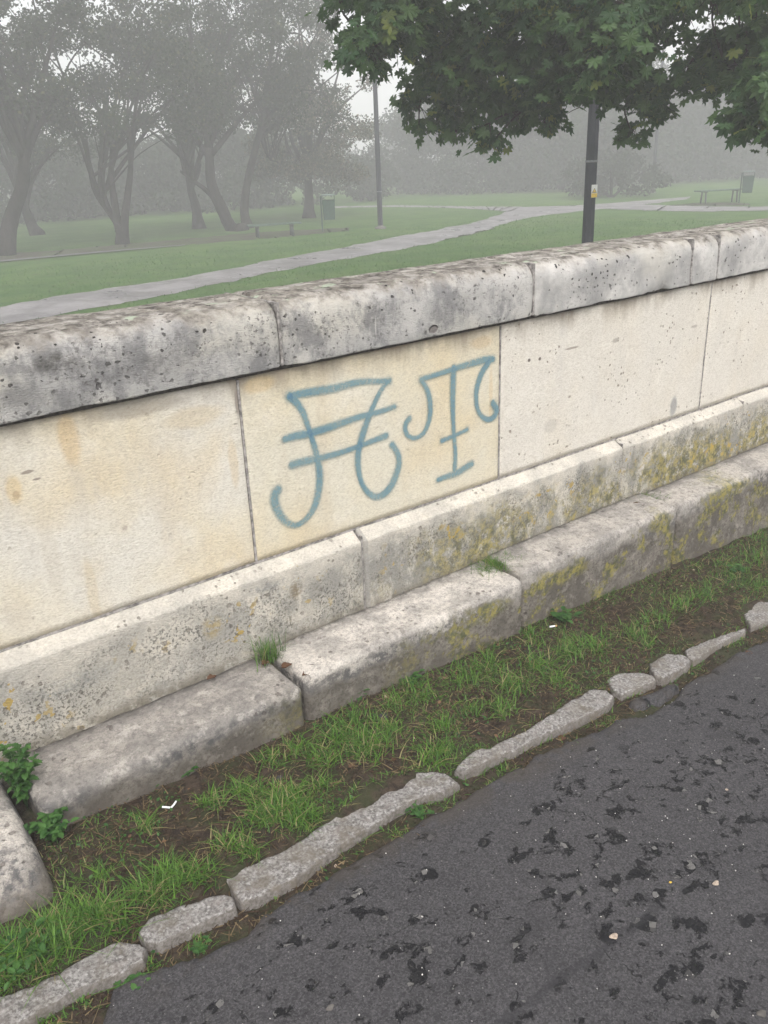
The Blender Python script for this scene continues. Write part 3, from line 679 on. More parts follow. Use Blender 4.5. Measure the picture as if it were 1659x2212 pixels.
# ------------------------------------------------------------------ kerb stones
def Z5(u, v): return (u*.5, 1355.4 + v*.5)
def Z6(u, v): return (677.7 + u*.5915, 1287.6 + v*.5915)
KERBS = [
 ('granite kerb stone in the bottom left corner, partly under grass', [(-120, 2190), Z5(0,1575), Z5(60,1560), Z5(250,1490), Z5(310,1430), Z5(400,1370), Z5(480,1340), Z5(585,1345), Z5(625,1385), Z5(610,1440), Z5(520,1490), Z5(400,1545), Z5(250,1620), Z5(150,1680), (20, 2232), (-120, 2290)]),
 ('short granite kerb stone beside the pointed broken joint', [Z5(600,1295), Z5(640,1230), Z5(720,1200), Z5(800,1175), Z5(880,1155), Z5(960,1142), Z5(1005,1162), Z5(1025,1212), Z5(960,1245), Z5(850,1290), Z5(700,1362), Z5(640,1350)]),
 ('longest granite kerb stone with a pointed left end', [Z5(975,1065), Z5(1010,1035), Z5(1060,1010), Z5(1180,970), Z5(1290,925), Z5(1370,870), Z5(1440,805), Z5(1520,765), Z6(140,700), Z6(230,672), Z6(330,650), Z6(370,630), Z6(470,635), Z6(535,678), Z6(480,715), Z6(400,722), Z6(270,800), Z6(150,880), Z6(60,945), Z5(1300,1085), Z5(1180,1140), Z5(1060,1190), Z5(1025,1150)]),
 ('long granite kerb stone with a narrow wavy left end', [Z6(520,628), Z6(560,570), Z6(610,545), Z6(640,550), Z6(700,510), Z6(760,490), Z6(860,425), Z6(920,372), Z6(1000,332), Z6(1060,335), Z6(1105,365), Z6(1090,395), Z6(1000,440), Z6(940,465), Z6(830,510), Z6(740,560), Z6(640,600), Z6(560,640)]),
 ('small wedge-shaped kerb stone beside the sunken dark asphalt lump', [Z6(1070,300), Z6(1110,270), Z6(1180,268), Z6(1250,288), Z6(1255,307), Z6(1200,330), Z6(1140,357), Z6(1105,340)]),
 ('small rounded kerb stone with a yellow leaf at its foot', [Z6(1222,232), Z6(1280,202), Z6(1340,205), Z6(1385,230), Z6(1370,255), Z6(1290,297), Z6(1255,290), Z6(1230,260)]),
 ('narrow curved kerb stone tapering away towards the right', [Z6(1352,190), Z6(1420,155), Z6(1530,120), Z6(1592,105), Z6(1585,125), Z6(1480,180), Z6(1400,232), Z6(1370,215)]),
 ('granite kerb stone at the right edge of the photo', [Z6(1560,38), Z6(1620,15), Z6(1720,-20), Z6(1760,20), Z6(1700,75), Z6(1610,107), Z6(1580,80)])]
def sdist(P, X, Y):
    best = np.full(X.shape, 1e9); inside = np.zeros(X.shape, bool); n = len(P)
    for i in range(n):
        a, b = P[i], P[(i + 1) % n]; ab = b - a; t = np.clip(((X - a[0])*ab[0] + (Y - a[1])*ab[1])/(ab @ ab + 1e-12), 0, 1)
        best = np.minimum(best, np.hypot(X - a[0] - t*ab[0], Y - a[1] - t*ab[1]))
        c = ((a[1] > Y) != (b[1] > Y)) & (X < (b[0] - a[0])*(Y - a[1])/(b[1] - a[1] + 1e-12) + a[0]); inside ^= c
    return np.where(inside, best, -best)
KP = []
def lump(name, P, top, mat, d=.005, seed=0.0, depth=.09, rnd=.016, amp=.006):
    P = np.array(P); x0, y0 = P.min(0) - .02; x1, y1 = P.max(0) + .02
    def zf(X, Y):
        s = sdist(P, X + .006*fnoise(X*30 + seed, Y*30, 0, 3), Y + .006*fnoise(X*30 + 9, Y*30 + seed, 0, 3))
        zf.s = s
        k = np.clip((rnd - s)/rnd, 0, 2.2)
        return gz(X) + top + amp*fnoise(X*9 + seed, Y*9, 0, 4) + amp*.6*fnoise(X*40, Y*40 + seed, 0, 3) - .010*np.clip(k, 0, 1)**2 - np.clip(k - 1, 0, 1.2)*depth/.6
    V, F = grid(x0, x1, y0, y1, d, zf); s = zf.s.ravel()
    F = F[(s[F] > -.013).any(1)]; u, inv = np.unique(F, return_inverse=True)
    V = V[u]; c = V.mean(0); c[2] = V[:, 2].min()
    return mesh(name, V, inv.reshape(F.shape).astype(int), mat, None, origin=c)
for i, (lab, pts) in enumerate(KERBS):
    P = np.array([at_road(px, py, .026)[:2] for px, py in pts]); cf = np.polyfit(P[:, 0], P[:, 1], 2 if len(P) > 13 else 1); fit = np.polyval(cf, P[:, 0])
    fr = P[:, 1] < fit; res = P[:, 1] - fit; ends = np.minimum(P[:, 0] - P[:, 0].min(), P[:, 0].max() - P[:, 0]) < .05
    for side in (fr, ~fr):                        # worn stones: long edges nearly straight
        q = side & ~ends
        if q.sum() > 2: P[q, 1] = fit[q] + res[q]*.65 + res[q].mean()*.35
    P[:, 1] += np.where(fr, .008, -.003); cx = (P[:, 0].min() + P[:, 0].max())/2; hw = (P[:, 0].max() - P[:, 0].min())/2
    P[:, 0] = cx + (P[:, 0] - cx)*(hw + .006)/hw; KP.append(P)
    tag(lump('kerb_stone', P, .019, M['kerb'], .004 if i < 4 else .006, i*4.4, rnd=.007, amp=.007), lab, 'kerb stone', 'kerb stones between verge and lane')
for k, (xa, xb) in enumerate([(4.55, 5.3), (5.36, 6.3), (6.36, 7.4), (-.62, -.05), (-1.6, -.68)]):    # the row goes on out of frame
    tag(lump('kerb_stone', [(xa, 1.40), (xb, 1.40), (xb, 1.56), (xa, 1.57)], .045, M['kerb'], .02, 40 + k*2),
        ['first', 'second', 'third', 'fourth', 'fifth'][k] + ' granite kerb stone continuing the row outside the photo', 'kerb stone', 'kerb stones between verge and lane')
P = [at_road(*Z6(u, v), .01)[:2] for u, v in [(1160,375),(1200,362),(1245,345),(1290,322),(1320,318),(1335,335),(1300,365),(1265,388),(1235,385),(1215,400),(1175,410),(1155,395)]]
tag(lump('asphalt_lump', P, .014, M['asphalt'], .006, 77), 'sunken dark asphalt lump between small kerb stones and lane edge', 'asphalt patch')

# ------------------------------------------------------------------ blades, leaves
def inst(tmplV, tmplF, O, R):
    """template (n,3) placed with frames R (m,3,3; columns = axes, scaled) at O (m,3)"""
    m, n = len(O), len(tmplV)
    V = np.einsum('mij,nj->mni', R, tmplV) + O[:, None, :]
    F = (np.asarray(tmplF)[None] + (np.arange(m)*n)[:, None, None]).reshape(-1, len(tmplF[0]))
    return V.reshape(-1, 3), F
def rand_frames(m, size, up=None, spread=1.0, rng=RNG):
    N = rng.normal(size=(m, 3))*spread
    if up is not None: N = N + np.asarray(up)
    N /= np.linalg.norm(N, axis=1)[:, None]
    A = rng.normal(size=(m, 3)); A -= (A*N).sum(1)[:, None]*N; A /= np.linalg.norm(A, axis=1)[:, None]
    B = np.cross(N, A); s = np.asarray(size)[:, None, None] if np.ndim(size) else size
    return np.stack([A, B, N], 2)*s
def blades(roots, L, Wd, lean, rng=RNG):
    """curved tapering blades: 3 segments -> 7 verts each"""
    m = len(roots); th = rng.uniform(0, 2*np.pi, m); D = np.stack([np.cos(th), np.sin(th), 0*th], 1); S = np.stack([-np.sin(th), np.cos(th), 0*th], 1)
    ln = np.abs(lean*rng.normal(1, .45, m)); V = np.zeros((m, 7, 3))
    for k, t in enumerate((0, .38, .72, 1.0)):
        c = roots + D*(L*ln*t**1.7)[:, None]; c[:, 2] += L*(t - .35*ln*t*t)
        wd = (Wd*(1 - t**1.6*.95)/2)[:, None]
        if k < 3: V[:, 2*k] = c - S*wd; V[:, 2*k + 1] = c + S*wd
        else: V[:, 6] = c
    T = np.array([(0, 1, 3), (0, 3, 2), (2, 3, 5), (2, 5, 4), (4, 5, 6)])
    F = (T[None] + (np.arange(m)*7)[:, None, None]).reshape(-1, 3)
    return V.reshape(-1, 3), F
def on_kerb(X, Y):
    r = np.zeros(X.shape, bool)
    for P in KP: r |= sdist(P, X, Y) > -.002
    return r
# grass on the verge: tufts where the photo has them plus thinner growth between
TUFTS = [(15,2130,70,260),(70,2075,70,300),(130,2035,55,240),(190,1990,50,260),(110,2010,40,160),(250,1985,50,220),(20,2050,50,160),(330,1935,45,230),(370,1900,45,230),(430,1895,35,130),
 (320,1790,28,110),(150,1945,25,60),(470,1735,26,120),(520,1715,26,130),(440,1745,18,60),(575,1770,42,330),(620,1735,45,360),(650,1770,40,260),(560,1720,25,110),(500,1830,36,150),(545,1845,30,120),
 (585,1650,30,110),(640,1625,30,130),(700,1640,40,200),(750,1600,50,300),(800,1620,50,300),(840,1580,35,160),(770,1560,26,90),(880,1485,35,190),(910,1510,32,150),(850,1530,28,100),(940,1640,42,260),(960,1575,28,150),
 (690,1700,25,90),(1000,1475,36,170),(1050,1450,45,230),(1110,1490,45,240),(1080,1540,34,160),(1160,1440,38,190),(1200,1475,34,150),(1230,1410,40,200),(1150,1385,34,120),(1280,1400,36,160),(1020,1540,28,110),
 (1310,1290,28,90),(1370,1370,34,160),(1420,1340,36,170),(1480,1310,36,170),(1400,1400,28,90),(1530,1290,36,170),(1590,1250,36,190),(1630,1210,34,200),(1560,1225,30,130),(1650,1160,28,120),(1640,1270,30,130),(1500,1230,24,70),
 (560,1905,22,60),(225,1900,22,60)]
roots, Ls = [], []
for (px, py, r, n_) in TUFTS:
    n_ = int(n_*1.1)
    a = RNG.normal(0, r*.50, n_); b = RNG.normal(0, r*.34, n_)
    for u, v in zip(a, b): roots.append(at_road(px + u, py + v, .022))
    Ls += list(RNG.uniform(.014, .058, n_)*(.65 + r/90.0))
R1 = np.array(roots); L1 = np.array(Ls)
m = 30000; X = RNG.uniform(-.5, 5.2, m); Y = RNG.uniform(1.50, 1.96, m)
k = fnoise(X*5, Y*5, 2.2, 3) > -.03; X, Y = X[k], Y[k]
R2 = np.stack([X, Y, 0*X], 1); L2 = RNG.uniform(.006, .028, len(X))
# fringe outside the kerb
FR = [(905,1745,30,80),(945,1720,30,110),(1090,1660,22,60),(1060,1690,18,40),(860,1800,24,60),(1310,1560,30,70),(1400,1525,26,60),(1445,1475,20,50),(1500,1440,26,60),(1590,1385,30,80),(430,2035,22,70),(330,2075,24,70),(300,2130,26,50),(90,2200,40,90),(180,2165,30,60),(985,1740,20,40),(1250,1605,20,40)]
roots = []
for (px, py, r, n_) in FR:
    for u, v in zip(RNG.normal(0, r*.55, n_), RNG.normal(0, r*.3, n_)): roots.append(at_road(px + u, py + v, 0))
R3 = np.array(roots); L3 = RNG.uniform(.012, .03, len(R3))
# blades leaning over the backs of the kerb stones and out of their joints
roots = []
for P in KP:
    x0, x1 = P[:, 0].min(), P[:, 0].max()
    for q in range(int((x1 - x0)*520)):
        x = random.uniform(x0 - .01, x1 + .01)
        if fnoise(x*9, 6.6, 1.5, 3) < -.10: continue
        c = [(P[k][1] + (P[(k + 1) % len(P)][1] - P[k][1])*(x - P[k][0])/(P[(k + 1) % len(P)][0] - P[k][0] + 1e-9)) for k in range(len(P)) if (P[k][0] - x)*(P[(k + 1) % len(P)][0] - x) <= 0]
        if not c: continue
        roots.append((x, (max(c) + abs(random.gauss(.004, .010))) if random.random() < .7 else (min(c) - abs(random.gauss(.004, .008))), 0))
R4 = np.array(roots); L4 = RNG.uniform(.012, .036, len(R4))
R = np.vstack([R1, R2, R3, R4]); L = np.concatenate([L1, L2, L3, L4])
ok = ~on_kerb(R[:, 0], R[:, 1]) & (R[:, 1] < 1.935 + .012*R[:, 0]) & (R[:, 1] > 1.37) & ~((R[:, 0] < .30) & (R[:, 1] > 1.665))
R, L = R[ok], L[ok]; R[:, 2] = verge_z(R[:, 0], R[:, 1]) - .004
V, F = blades(R, L, RNG.uniform(.0016, .0040, len(R))*(.7 + L*9), .95)
o = mesh('verge_grass', V, F, M['grass']); tag(o, 'patchy tufts of green grass growing in the soil strip between wall foot and kerb', 'grass', kind='stuff')
# low creeping leaves between the tufts
m = 5200; X = RNG.uniform(-.3, 5.0, m); Y = RNG.uniform(1.38, 1.95, m)
k = (fnoise(X*7 + 5, Y*7, 4.4, 3) > .07) & ~on_kerb(X, Y) & ~((X < .30) & (Y > 1.665)) & (Y > edge_y(X)); X, Y = X[k], Y[k]
LO = np.array([(0, 0, 0), (.45, .38, .06), (1, .22, 0), (1.12, 0, -.05), (1, -.22, 0), (.45, -.38, .06)], float)
V, F = inst(LO, [(0, 1, 2, 3), (0, 3, 4, 5)], np.stack([X, Y, verge_z(X, Y) + RNG.uniform(.003, .014, len(X))], 1), rand_frames(len(X), RNG.uniform(.005, .012, len(X)), (0, 0, 1.6), .6))
o = mesh('creeping_leaves', V, F, M['weed'], smooth=False); tag(o, 'tiny green leaves creeping over the verge soil between the grass tufts', 'ground cover', kind='stuff')
# dry stalks and leaf crumbs lying on the soil
m = 21000; X = RNG.uniform(.0, 4.8, m); Y = RNG.uniform(1.38, 1.95, m)
k = (fnoise(X*4 + 3, Y*4, 7.7, 3) > -.22) & ~on_kerb(X, Y) & ~((X < .30) & (Y > 1.665)); X, Y = X[k], Y[k]; m = len(X)
th = RNG.uniform(0, np.pi, m); A = np.stack([np.cos(th), np.sin(th), RNG.normal(0, .22, m)], 1); B = np.stack([-np.sin(th), np.cos(th), RNG.normal(0, .3, m)], 1); C = np.cross(A, B)
ln = RNG.uniform(.003, .016, m)*RNG.choice([1, 1, 1, 1, 2], m); wd = RNG.uniform(.0007, .0018, m)
Rm = np.stack([A*ln[:, None], B*wd[:, None], C*wd[:, None]], 2)
sq = np.array([(-1, -1, 0), (1, -.7, 0), (1, .7, 0), (-1, 1, 0)], float)
V, F = inst(sq, [(0, 1, 2, 3)], np.stack([X, Y, verge_z(X, Y) + .005], 1), Rm)
o = mesh('straw_litter', V, F, M['straw'], smooth=False); tag(o, 'dry straw bits and stalks strewn over the brown verge soil', 'straw', kind='stuff')
m = 5200; X = RNG.uniform(.0, 4.8, m); Y = RNG.uniform(1.38, 1.95, m); k = ~on_kerb(X, Y) & ~((X < .30) & (Y > 1.665)); X, Y = X[k], Y[k]; m = len(X)
oc = np.array([(1, 0, 0), (0, 1, 0), (-1, 0, 0), (0, -1, 0), (0, 0, .7), (0, 0, -.7)], float)
of = [(0, 1, 4), (1, 2, 4), (2, 3, 4), (3, 0, 4), (1, 0, 5), (2, 1, 5), (3, 2, 5), (0, 3, 5)]
V, F = inst(oc, of, np.stack([X, Y, verge_z(X, Y) + .002], 1), rand_frames(m, RNG.uniform(.002, .008, m)))
o = mesh('soil_crumbs', V, F, M['soil'], smooth=False); tag(o, 'dark crumbs of earth scattered on the verge', 'soil', kind='stuff')
m = 420; X = RNG.uniform(.0, 4.0, m); Y = RNG.uniform(.35, 1.42, m)
V, F = inst(oc, of, np.stack([X, Y, road_z(X, Y) + .0005], 1), rand_frames(m, RNG.uniform(.0008, .0026, m)))
o = mesh('road_grit', V, F, simple('pale_grit', (.55, .53, .50), .8), smooth=False); tag(o, 'tiny pale grit lying loose on the dark asphalt lane', 'grit', kind='stuff')

m = 700; X = RNG.uniform(.0, 4.8, m); Y = RNG.uniform(1.36, 1.95, m); k = ~on_kerb(X, Y) & ~((X < .30) & (Y > 1.665)) & (Y > edge_y(X)); X, Y = X[k], Y[k]
V, F = inst(LO, [(0, 1, 2, 3), (0, 3, 4, 5)], np.stack([X, Y, verge_z(X, Y) + .007], 1), rand_frames(len(X), RNG.uniform(.005, .014, len(X)), (0, 0, 1.2), .7))
o = mesh('leaf_litter', V, F, leaf_mat('brown_litter', (.05, .03, .022), (.15, .09, .05), (.34, .28, .20), .1, .8, .1, .9), smooth=False); tag(o, 'brown leaf scraps and pale crumbs littering the verge soil', 'leaf litter', kind='stuff')
# ---- small plants, one thing each
def leafv(name='leaf', n=1): pass
OV = []                                            # a toothed oval leaf, folded a little along its midrib
for t, wv in ((0, .05), (.2, .30), (.32, .24), (.45, .36), (.58, .25), (.7, .27), (.82, .13), (1, 0)):
    OV.append((t, wv))
def oval_leaf(fold=.25):
    V = [(0, 0, 0)]; left, right, midp = [], [], []
    V = []
    for t, wv in OV: V += [(t, 0, -.25*t*t), (t, wv, fold*wv - .25*t*t), (t, -wv, fold*wv - .25*t*t)]
    F = []
    for i in range(len(OV) - 1):
        a, b = 3*i, 3*(i + 1); F += [(a, b, b + 1, a + 1), (a + 2, b + 2, b, a)]
    return np.array(V, float), F
def plant(name, at, label, cat, n, size, height, spread, mat='weed', stems=5, droop=.3, up=.6, leafsize=.5, group=None):
    t = empty(name, at, label, cat, group); at = np.array(at, float)
    sm = MB(); O, Rf = [], []
    tv, tf = oval_leaf()
    for s_ in range(stems):
        az = 2*math.pi*s_/stems + random.uniform(-.4, .4); k = random.uniform(.3, 1)
        P = [at + np.array([math.cos(az)*spread*k*u**1.3, math.sin(az)*spread*k*u**1.3, height*(u - droop*u*u)*random.uniform(.9, 1.1)]) for u in np.linspace(0, 1, 6)]
        sm.tube(P, [.0018*(1 - .6*u) for u in np.linspace(0, 1, 6)], 5)
        for q in range(n//stems):
            u = random.uniform(.15, 1.0); i = min(4, int(u*5)); p = P[i]*(1 - (u*5 - i)) + P[min(i + 1, 5)]*(u*5 - i)
            a2 = random.uniform(0, 6.28); d = np.array([math.cos(a2), math.sin(a2), random.uniform(-.2, up)]); d /= np.linalg.norm(d)
            sd2 = np.cross(np.array([0, 0, 1.0]), d); sd2 /= np.linalg.norm(sd2); nn = np.cross(d, sd2)
            sz = size*random.uniform(leafsize, 1.1); O.append(p); Rf.append(np.stack([d, sd2, nn], 1)*sz)
    sm.build('stem', M[mat], t, True)
    V, F = inst(tv, tf, np.array(O), np.array(Rf)); mesh('foliage', V, F, M[mat], t, smooth=False)
    return t
def tuft(name, at, label, n, length, rad, mat='grass', lean=.7, cat='grass tuft'):
    at = np.array(at, float); R = at + np.stack([RNG.normal(0, rad, n), RNG.normal(0, rad*.6, n), 0*np.zeros(n)], 1)
    V, F = blades(R, RNG.uniform(.4, 1.1, n)*length, RNG.uniform(.0014, .003, n), lean)
    return tag(mesh(name, V, F, M[mat], origin=at), label, cat)
plant('leafy_weed', (.325, 2.04, .03), 'tall leafy green weed growing out of the wide gap between the footing stones', 'weed', 300, .026, .25, .085, stems=13, droop=.30)
plant('leafy_weed', (.345, 1.90, .00), 'low drooping leafy weed below the tall weed at the end of the footing stone', 'weed', 170, .024, .16, .07, stems=10, droop=.55)
p = at_wall(600, 1420, 2.10); tuft('grass_tuft', (p[0] - .02, 2.11, .115), 'upright grass tuft on the ledge where grey and pale footing stones meet', 130, .11, .022)
p = at_wall(1085, 1215, 2.10); tuft('grass_tuft', (p[0] - .03, 2.10, .115), 'low matted green cushion on the ledge at the second joint', 620, .050, .050, lean=1.2)
tuft('grass_tuft', (3.05, 2.12, .115), 'thin green growth at the third ledge joint beside brown moss', 420, .042, .05, lean=1.2)
tuft('grass_tuft', (3.60, 2.12, .112), 'sparse green growth on the far right of the ledge', 260, .03, .06, lean=1.2)
def verge_plant(px, py, lab, n, size, h, sp, **k):
    q = at_road(px, py, .02); q[2] = float(verge_z(q[0], q[1])); return plant('verge_weed', q, lab, 'weed', n, size, h, sp, **k)
verge_plant(1215, 1350, 'bushy broad-leaved weed at the wall foot beside a cigarette butt', 60, .032, .055, .06, stems=8)
verge_plant(770, 1515, 'two-leaved weed beside the dark stone at the wall foot', 26, .034, .05, .045, stems=5)
verge_plant(410, 1680, 'small bright seedling against the foot of the grey footing stone', 18, .024, .035, .035, stems=5)
verge_plant(700, 1530, 'flat dark-leaved plant clinging to the base of the footing stone joint', 14, .04, .02, .04, stems=5, droop=.2)
verge_plant(1590, 1240, 'leafy weed in the grass near the right edge', 40, .03, .05, .06, stems=7)
verge_plant(890, 1480, 'clover-like weed amid grass left of the middle of the verge', 40, .022, .04, .05, stems=7)
verge_plant(905, 1745, 'small green herb growing between long kerb stone and lane', 40, .018, .03, .05, stems=8)
verge_plant(430, 2030, 'small weed at the pointed joint of two kerb stones', 24, .016, .025, .03, stems=6)
verge_plant(280, 2110, 'grey-green flat weed at lane edge in the lower left', 40, .02, .018, .05, stems=8, droop=.2)
verge_plant(60, 2085, 'clover patch in lush grass in the lower left corner', 110, .022, .05, .10, stems=14)
def curled(name, at, size, lab, mat='deadleaf', cat='dead leaf', seed=0):
    rr = random.Random(seed); V, F = [], []
    for i in range(7):
        for j in range(5):
            u, v = i/6 - .5, (j/4 - .5)*(1 - (2*abs(i/6 - .5))**2*.9); V.append((at[0] + size*(u + .08*rr.uniform(-1, 1)), at[1] + size*.8*(v + .05*rr.uniform(-1, 1)), at[2] + size*(.9*v*v + .25*u*u + .05*rr.uniform(-1, 1))))
    for i in range(6):
        for j in range(4): a = i*5 + j; F.append((a, a + 5, a + 6, a + 1))
    o = mesh(name, np.array(V), F, M[mat], None, True, origin=at); md = o.modifiers.new('thickness', 'SOLIDIFY'); md.thickness = .0008
    return tag(o, lab, cat)
lz = .128
curled('dead_leaf', (1.14, 2.03, lz), .035, 'brown curled leaf on the first footing joint below the grass tuft', seed=1)
curled('dead_leaf', (1.10, 2.09, lz), .03, 'dark brown curled leaf between grass tuft and footing joint', seed=2)
curled('dead_leaf', (.93, 2.13, lz), .03, 'reddish crumpled leaf on the ledge left of the grass tuft', seed=3)
curled('dead_leaf', (1.17, 1.965, .118), .028, 'ragged brown leaf hanging on the front of the first footing joint', seed=4)
curled('dead_leaf', (3.0, 2.08, lz), .06, 'reddish brown leaf mat on the ledge at the third joint', seed=5)
for i, (px, py, s_, lab) in enumerate([(600, 1705, .022, 'dark brown leaf among tufts left of the longest kerb stone'), (850, 1640, .018, 'reddish leaf on soil beside the middle kerb joint'), (760, 1655, .02, 'thin brown leaf on bare soil above the longest kerb stone'),
        (1215, 1575, .03, 'red-brown leaf lying outside the long kerb stone'), (1620, 1395, .03, 'brown leaf at the foot of the narrow curved kerb stone'), (415, 1890, .016, 'small pinkish leaf on straw-covered soil')]):
    q = at_road(px, py, .03); q[2] = float(verge_z(q[0], q[1])) + .004; curled('dead_leaf', tuple(q), s_, lab, seed=10 + i)
q = at_road(1457, 1472, .03); q[2] = float(verge_z(q[0], q[1])) + .012
curled('yellow_leaf', tuple(q), .022, 'pale yellow leaf at the foot of the small rounded kerb stone', 'straw', 'leaf', 31)
def stone(name, px, py, s_, lab, mat, flat=.5, road=False, cat='stone'):
    q = at_road(px, py, 0); q[2] = float((road_z if road else verge_z)(q[0], q[1]))
    th = np.linspace(0, 2*math.pi, 14, endpoint=False); rings = []
    for zz, rr in ((-.2, .8), (.15, 1.0), (.45, .92), (.7, .66), (.85, .3)):
        rings.append([(q[0] + s_*rr*(1 + .22*math.sin(2*t + s_*900) + .1*math.sin(3*t + 1))*math.cos(t), q[1] + s_*.75*rr*(1 + .18*math.cos(3*t + s_*500))*math.sin(t), q[2] + s_*flat*zz) for t in th])
    mb = MB(); mb.loft(rings); return tag(mb.build(name, M[mat], None, True, origin=q), lab, cat)
stone('dark_stone', 828, 1568, .020, 'dark stone in the soil at the wall foot', 'darkstone', .8)
stone('dark_stone', 745, 1515, .014, 'small dark stone next to the two-leaved weed', 'darkstone', .8)
stone('dark_stone', 607, 1700, .012, 'dark pebble among the grass tufts', 'darkstone', .8)
stone('pebble', 1326, 2023, .0105, 'beige pebble lying in the middle of the asphalt lane', 'pebble', .5, True, 'pebble')
stone('pebble', 1448, 1907, .0042, 'tiny orange-yellow seed lying on the asphalt', 'yellow', .6, True, 'seed')
stone('pebble', 725, 1864, .006, 'small cream pebble beside the longest kerb stone', 'pebble', .7, False, 'pebble')
stone('pebble', 713, 2178, .0085, 'grey stone in a pit at the bottom edge of the lane', 'concrete', .6, True, 'pebble')
stone('pebble', 1645, 2190, .011, 'grey flat stone in the bottom right corner of the lane', 'concrete', .4, True, 'pebble')
stone('pebble', 1570, 1705, .0055, 'flat pinkish chip on the lane near the right edge', 'pebble', .3, True, 'pebble')
stone('pebble', 1546, 1908, .009, 'ochre speckled stone set in a lane pit', 'pebble', .3, True, 'pebble')
for (px, py) in ((368, 1750),):
    q = at_road(px, py, .03); q[2] = float(verge_z(q[0], q[1])) + .010
    mb = MB(); mb.tube([q + np.array([-.018, .008, .006]), q + np.array([-.006, .002, .002]), q + np.array([.002, -.004, 0])], .0028, 6); mb.tube([q + np.array([.002, -.004, 0]), q + np.array([.012, .0, .002]), q + np.array([.022, .006, .004])], .0026, 6)
    tag(mb.build('paper_scrap', M['butt'], None, True, origin=q), 'bent white paper scrap on the straw-covered soil in front of the grey footing stone', 'litter')
q = at_road(1193, 1364, .03); q[2] = float(verge_z(q[0], q[1])) + .014
cb = empty('cigarette_butt', q, 'white cigarette butt in the grass beside the bushy weed at the wall foot', 'cigarette butt')
mb = MB(); mb.tube([q + np.array([-.012, .004, .002]), q + np.array([.010, -.003, 0])], .0036, 8); mb.build('paper', M['butt'], cb, True)
mb = MB(); mb.tube([q + np.array([.0102, -.003, 0]), q + np.array([.018, -.0055, -.001])], .0037, 8); mb.build('filter', M['filter'], cb, True)

# ------------------------------------------------------------------ the park: paths and bare earth
def fan(pts_up, pts_lo, z, step=.5, jit=.11):
    """surface between two polylines given in photo pixels, both resampled"""
    def res(P, n):
        P = np.array([at_level(px, py, z)[:2] for px, py in P]); s = np.concatenate([[0], np.cumsum(np.linalg.norm(np.diff(P, axis=0), axis=1))]); t = np.linspace(0, s[-1], n)
        return np.stack([np.interp(t, s, P[:, 0]), np.interp(t, s, P[:, 1])], 1)
    n = 160; A, B = res(pts_up, n), res(pts_lo, n)
    A = A + jit*np.stack([fnoise(np.arange(n)*.45, z*1000), fnoise(np.arange(n)*.45 + 50, 1.0)], 1)*2; B = B + jit*np.stack([fnoise(np.arange(n)*.5 + 90, 2.0), fnoise(np.arange(n)*.5 + 150, 3.0)], 1)*2
    V, F = [], []; m = 5
    for i in range(n):
        for j in range(m): q = A[i] + (B[i] - A[i])*j/(m - 1); V.append((q[0], q[1], z))
    for i in range(n - 1):
        for j in range(m - 1): a = i*m + j; F.append((a, a + m, a + m + 1, a + 1))
    return np.array(V), np.array(F)
main_up = [(-700,745),(-300,690),(0,663),(60,651),(190,629),(310,611),(400,598),(495,580),(600,559),(700,541),(796,524),(914,501),(1009,484),(1070,467),(1098,456),(1115,447),(1180,446),(1257,443),(1330,438),(1387,433),(1440,429),(1494,424)]
main_lo = [(-700,790),(-300,733),(0,700),(100,684),(200,667),(280,651),(400,627),(500,606),(600,585),(700,567),(796,550),(914,529),(997,509),(1056,494),(1115,475),(1198,462),(1293,452),(1350,449),(1400,441),(1440,436),(1494,428)]
br_up = [(700,446),(855,443),(973,445),(1056,446),(1130,446)]
br_lo = [(700,449),(855,447),(973,449),(1056,453),(1100,457)]
fk_up = [(1300,446),(1400,442),(1450,444),(1506,445),(1580,446),(1659,446),(1900,441),(2300,430)]
fk_lo = [(1300,451),(1387,454),(1450,456),(1535,457),(1600,455),(1659,454),(1900,450),(2300,441)]
V, F = join([fan(main_up, main_lo, LAWN + .006), fan(br_up, br_lo, LAWN + .010), fan(fk_up, fk_lo, LAWN + .014)])
o = mesh('footpath', V, F, M['path']); o['kind'] = 'structure'
V, F = join([fan([(-300,590),(0,548),(130,540),(300,524),(400,516),(520,505),(640,497),(760,491)], [(-300,615),(0,563),(200,545),(400,529),(540,518),(660,508),(760,497)], LAWN + .005, jit=.12),
             fan([(1440,444),(1500,438),(1560,437),(1620,439)], [(1440,446),(1500,444),(1560,444),(1620,443)], LAWN + .009, jit=.05),
             fan([(880,512),(930,500),(1000,494),(1060,486)], [(880,526),(940,522),(1010,508),(1060,495)], LAWN + .003, jit=.1)])
o = mesh('bare_earth', V, F, M['bare']); o['kind'] = 'structure'
V, F = fan([(-300,612),(0,562),(200,544),(400,528)], [(-300,615),(0,565),(200,546.5),(400,529.5)], LAWN + .03, jit=.01)
tag(mesh('path_edging', V - [0, 0, 0], F, M['edging']), 'thin pale edging line beside bare earth under the left trees', 'edging')
# grass blades on the nearest lawn and along the path
m = 26000; X = RNG.uniform(1.5, 24, m); Y = RNG.uniform(8, 22, m)
k = np.hypot(X, Y) > 9; X, Y = X[k], Y[k]
Pm = np.array([at_level(px, py, LAWN)[:2] for px, py in main_up[2:18]] + [at_level(px, py, LAWN)[:2] for px, py in main_lo[2:18]][::-1])
k = sdist(Pm, X, Y) < 0; X, Y = X[k], Y[k]
V, F = blades(np.stack([X, Y, 0*X + LAWN - .003], 1), RNG.uniform(.03, .075, len(X)), RNG.uniform(.006, .014, len(X)), .8)
o = mesh('lawn_grass', V, F, leaf_mat('lawn_blade', (.045, .115, .024), (.08, .17, .035), None, .3, .6, .2)); tag(o, 'short green grass of the park lawn behind the wall', 'grass', kind='stuff')

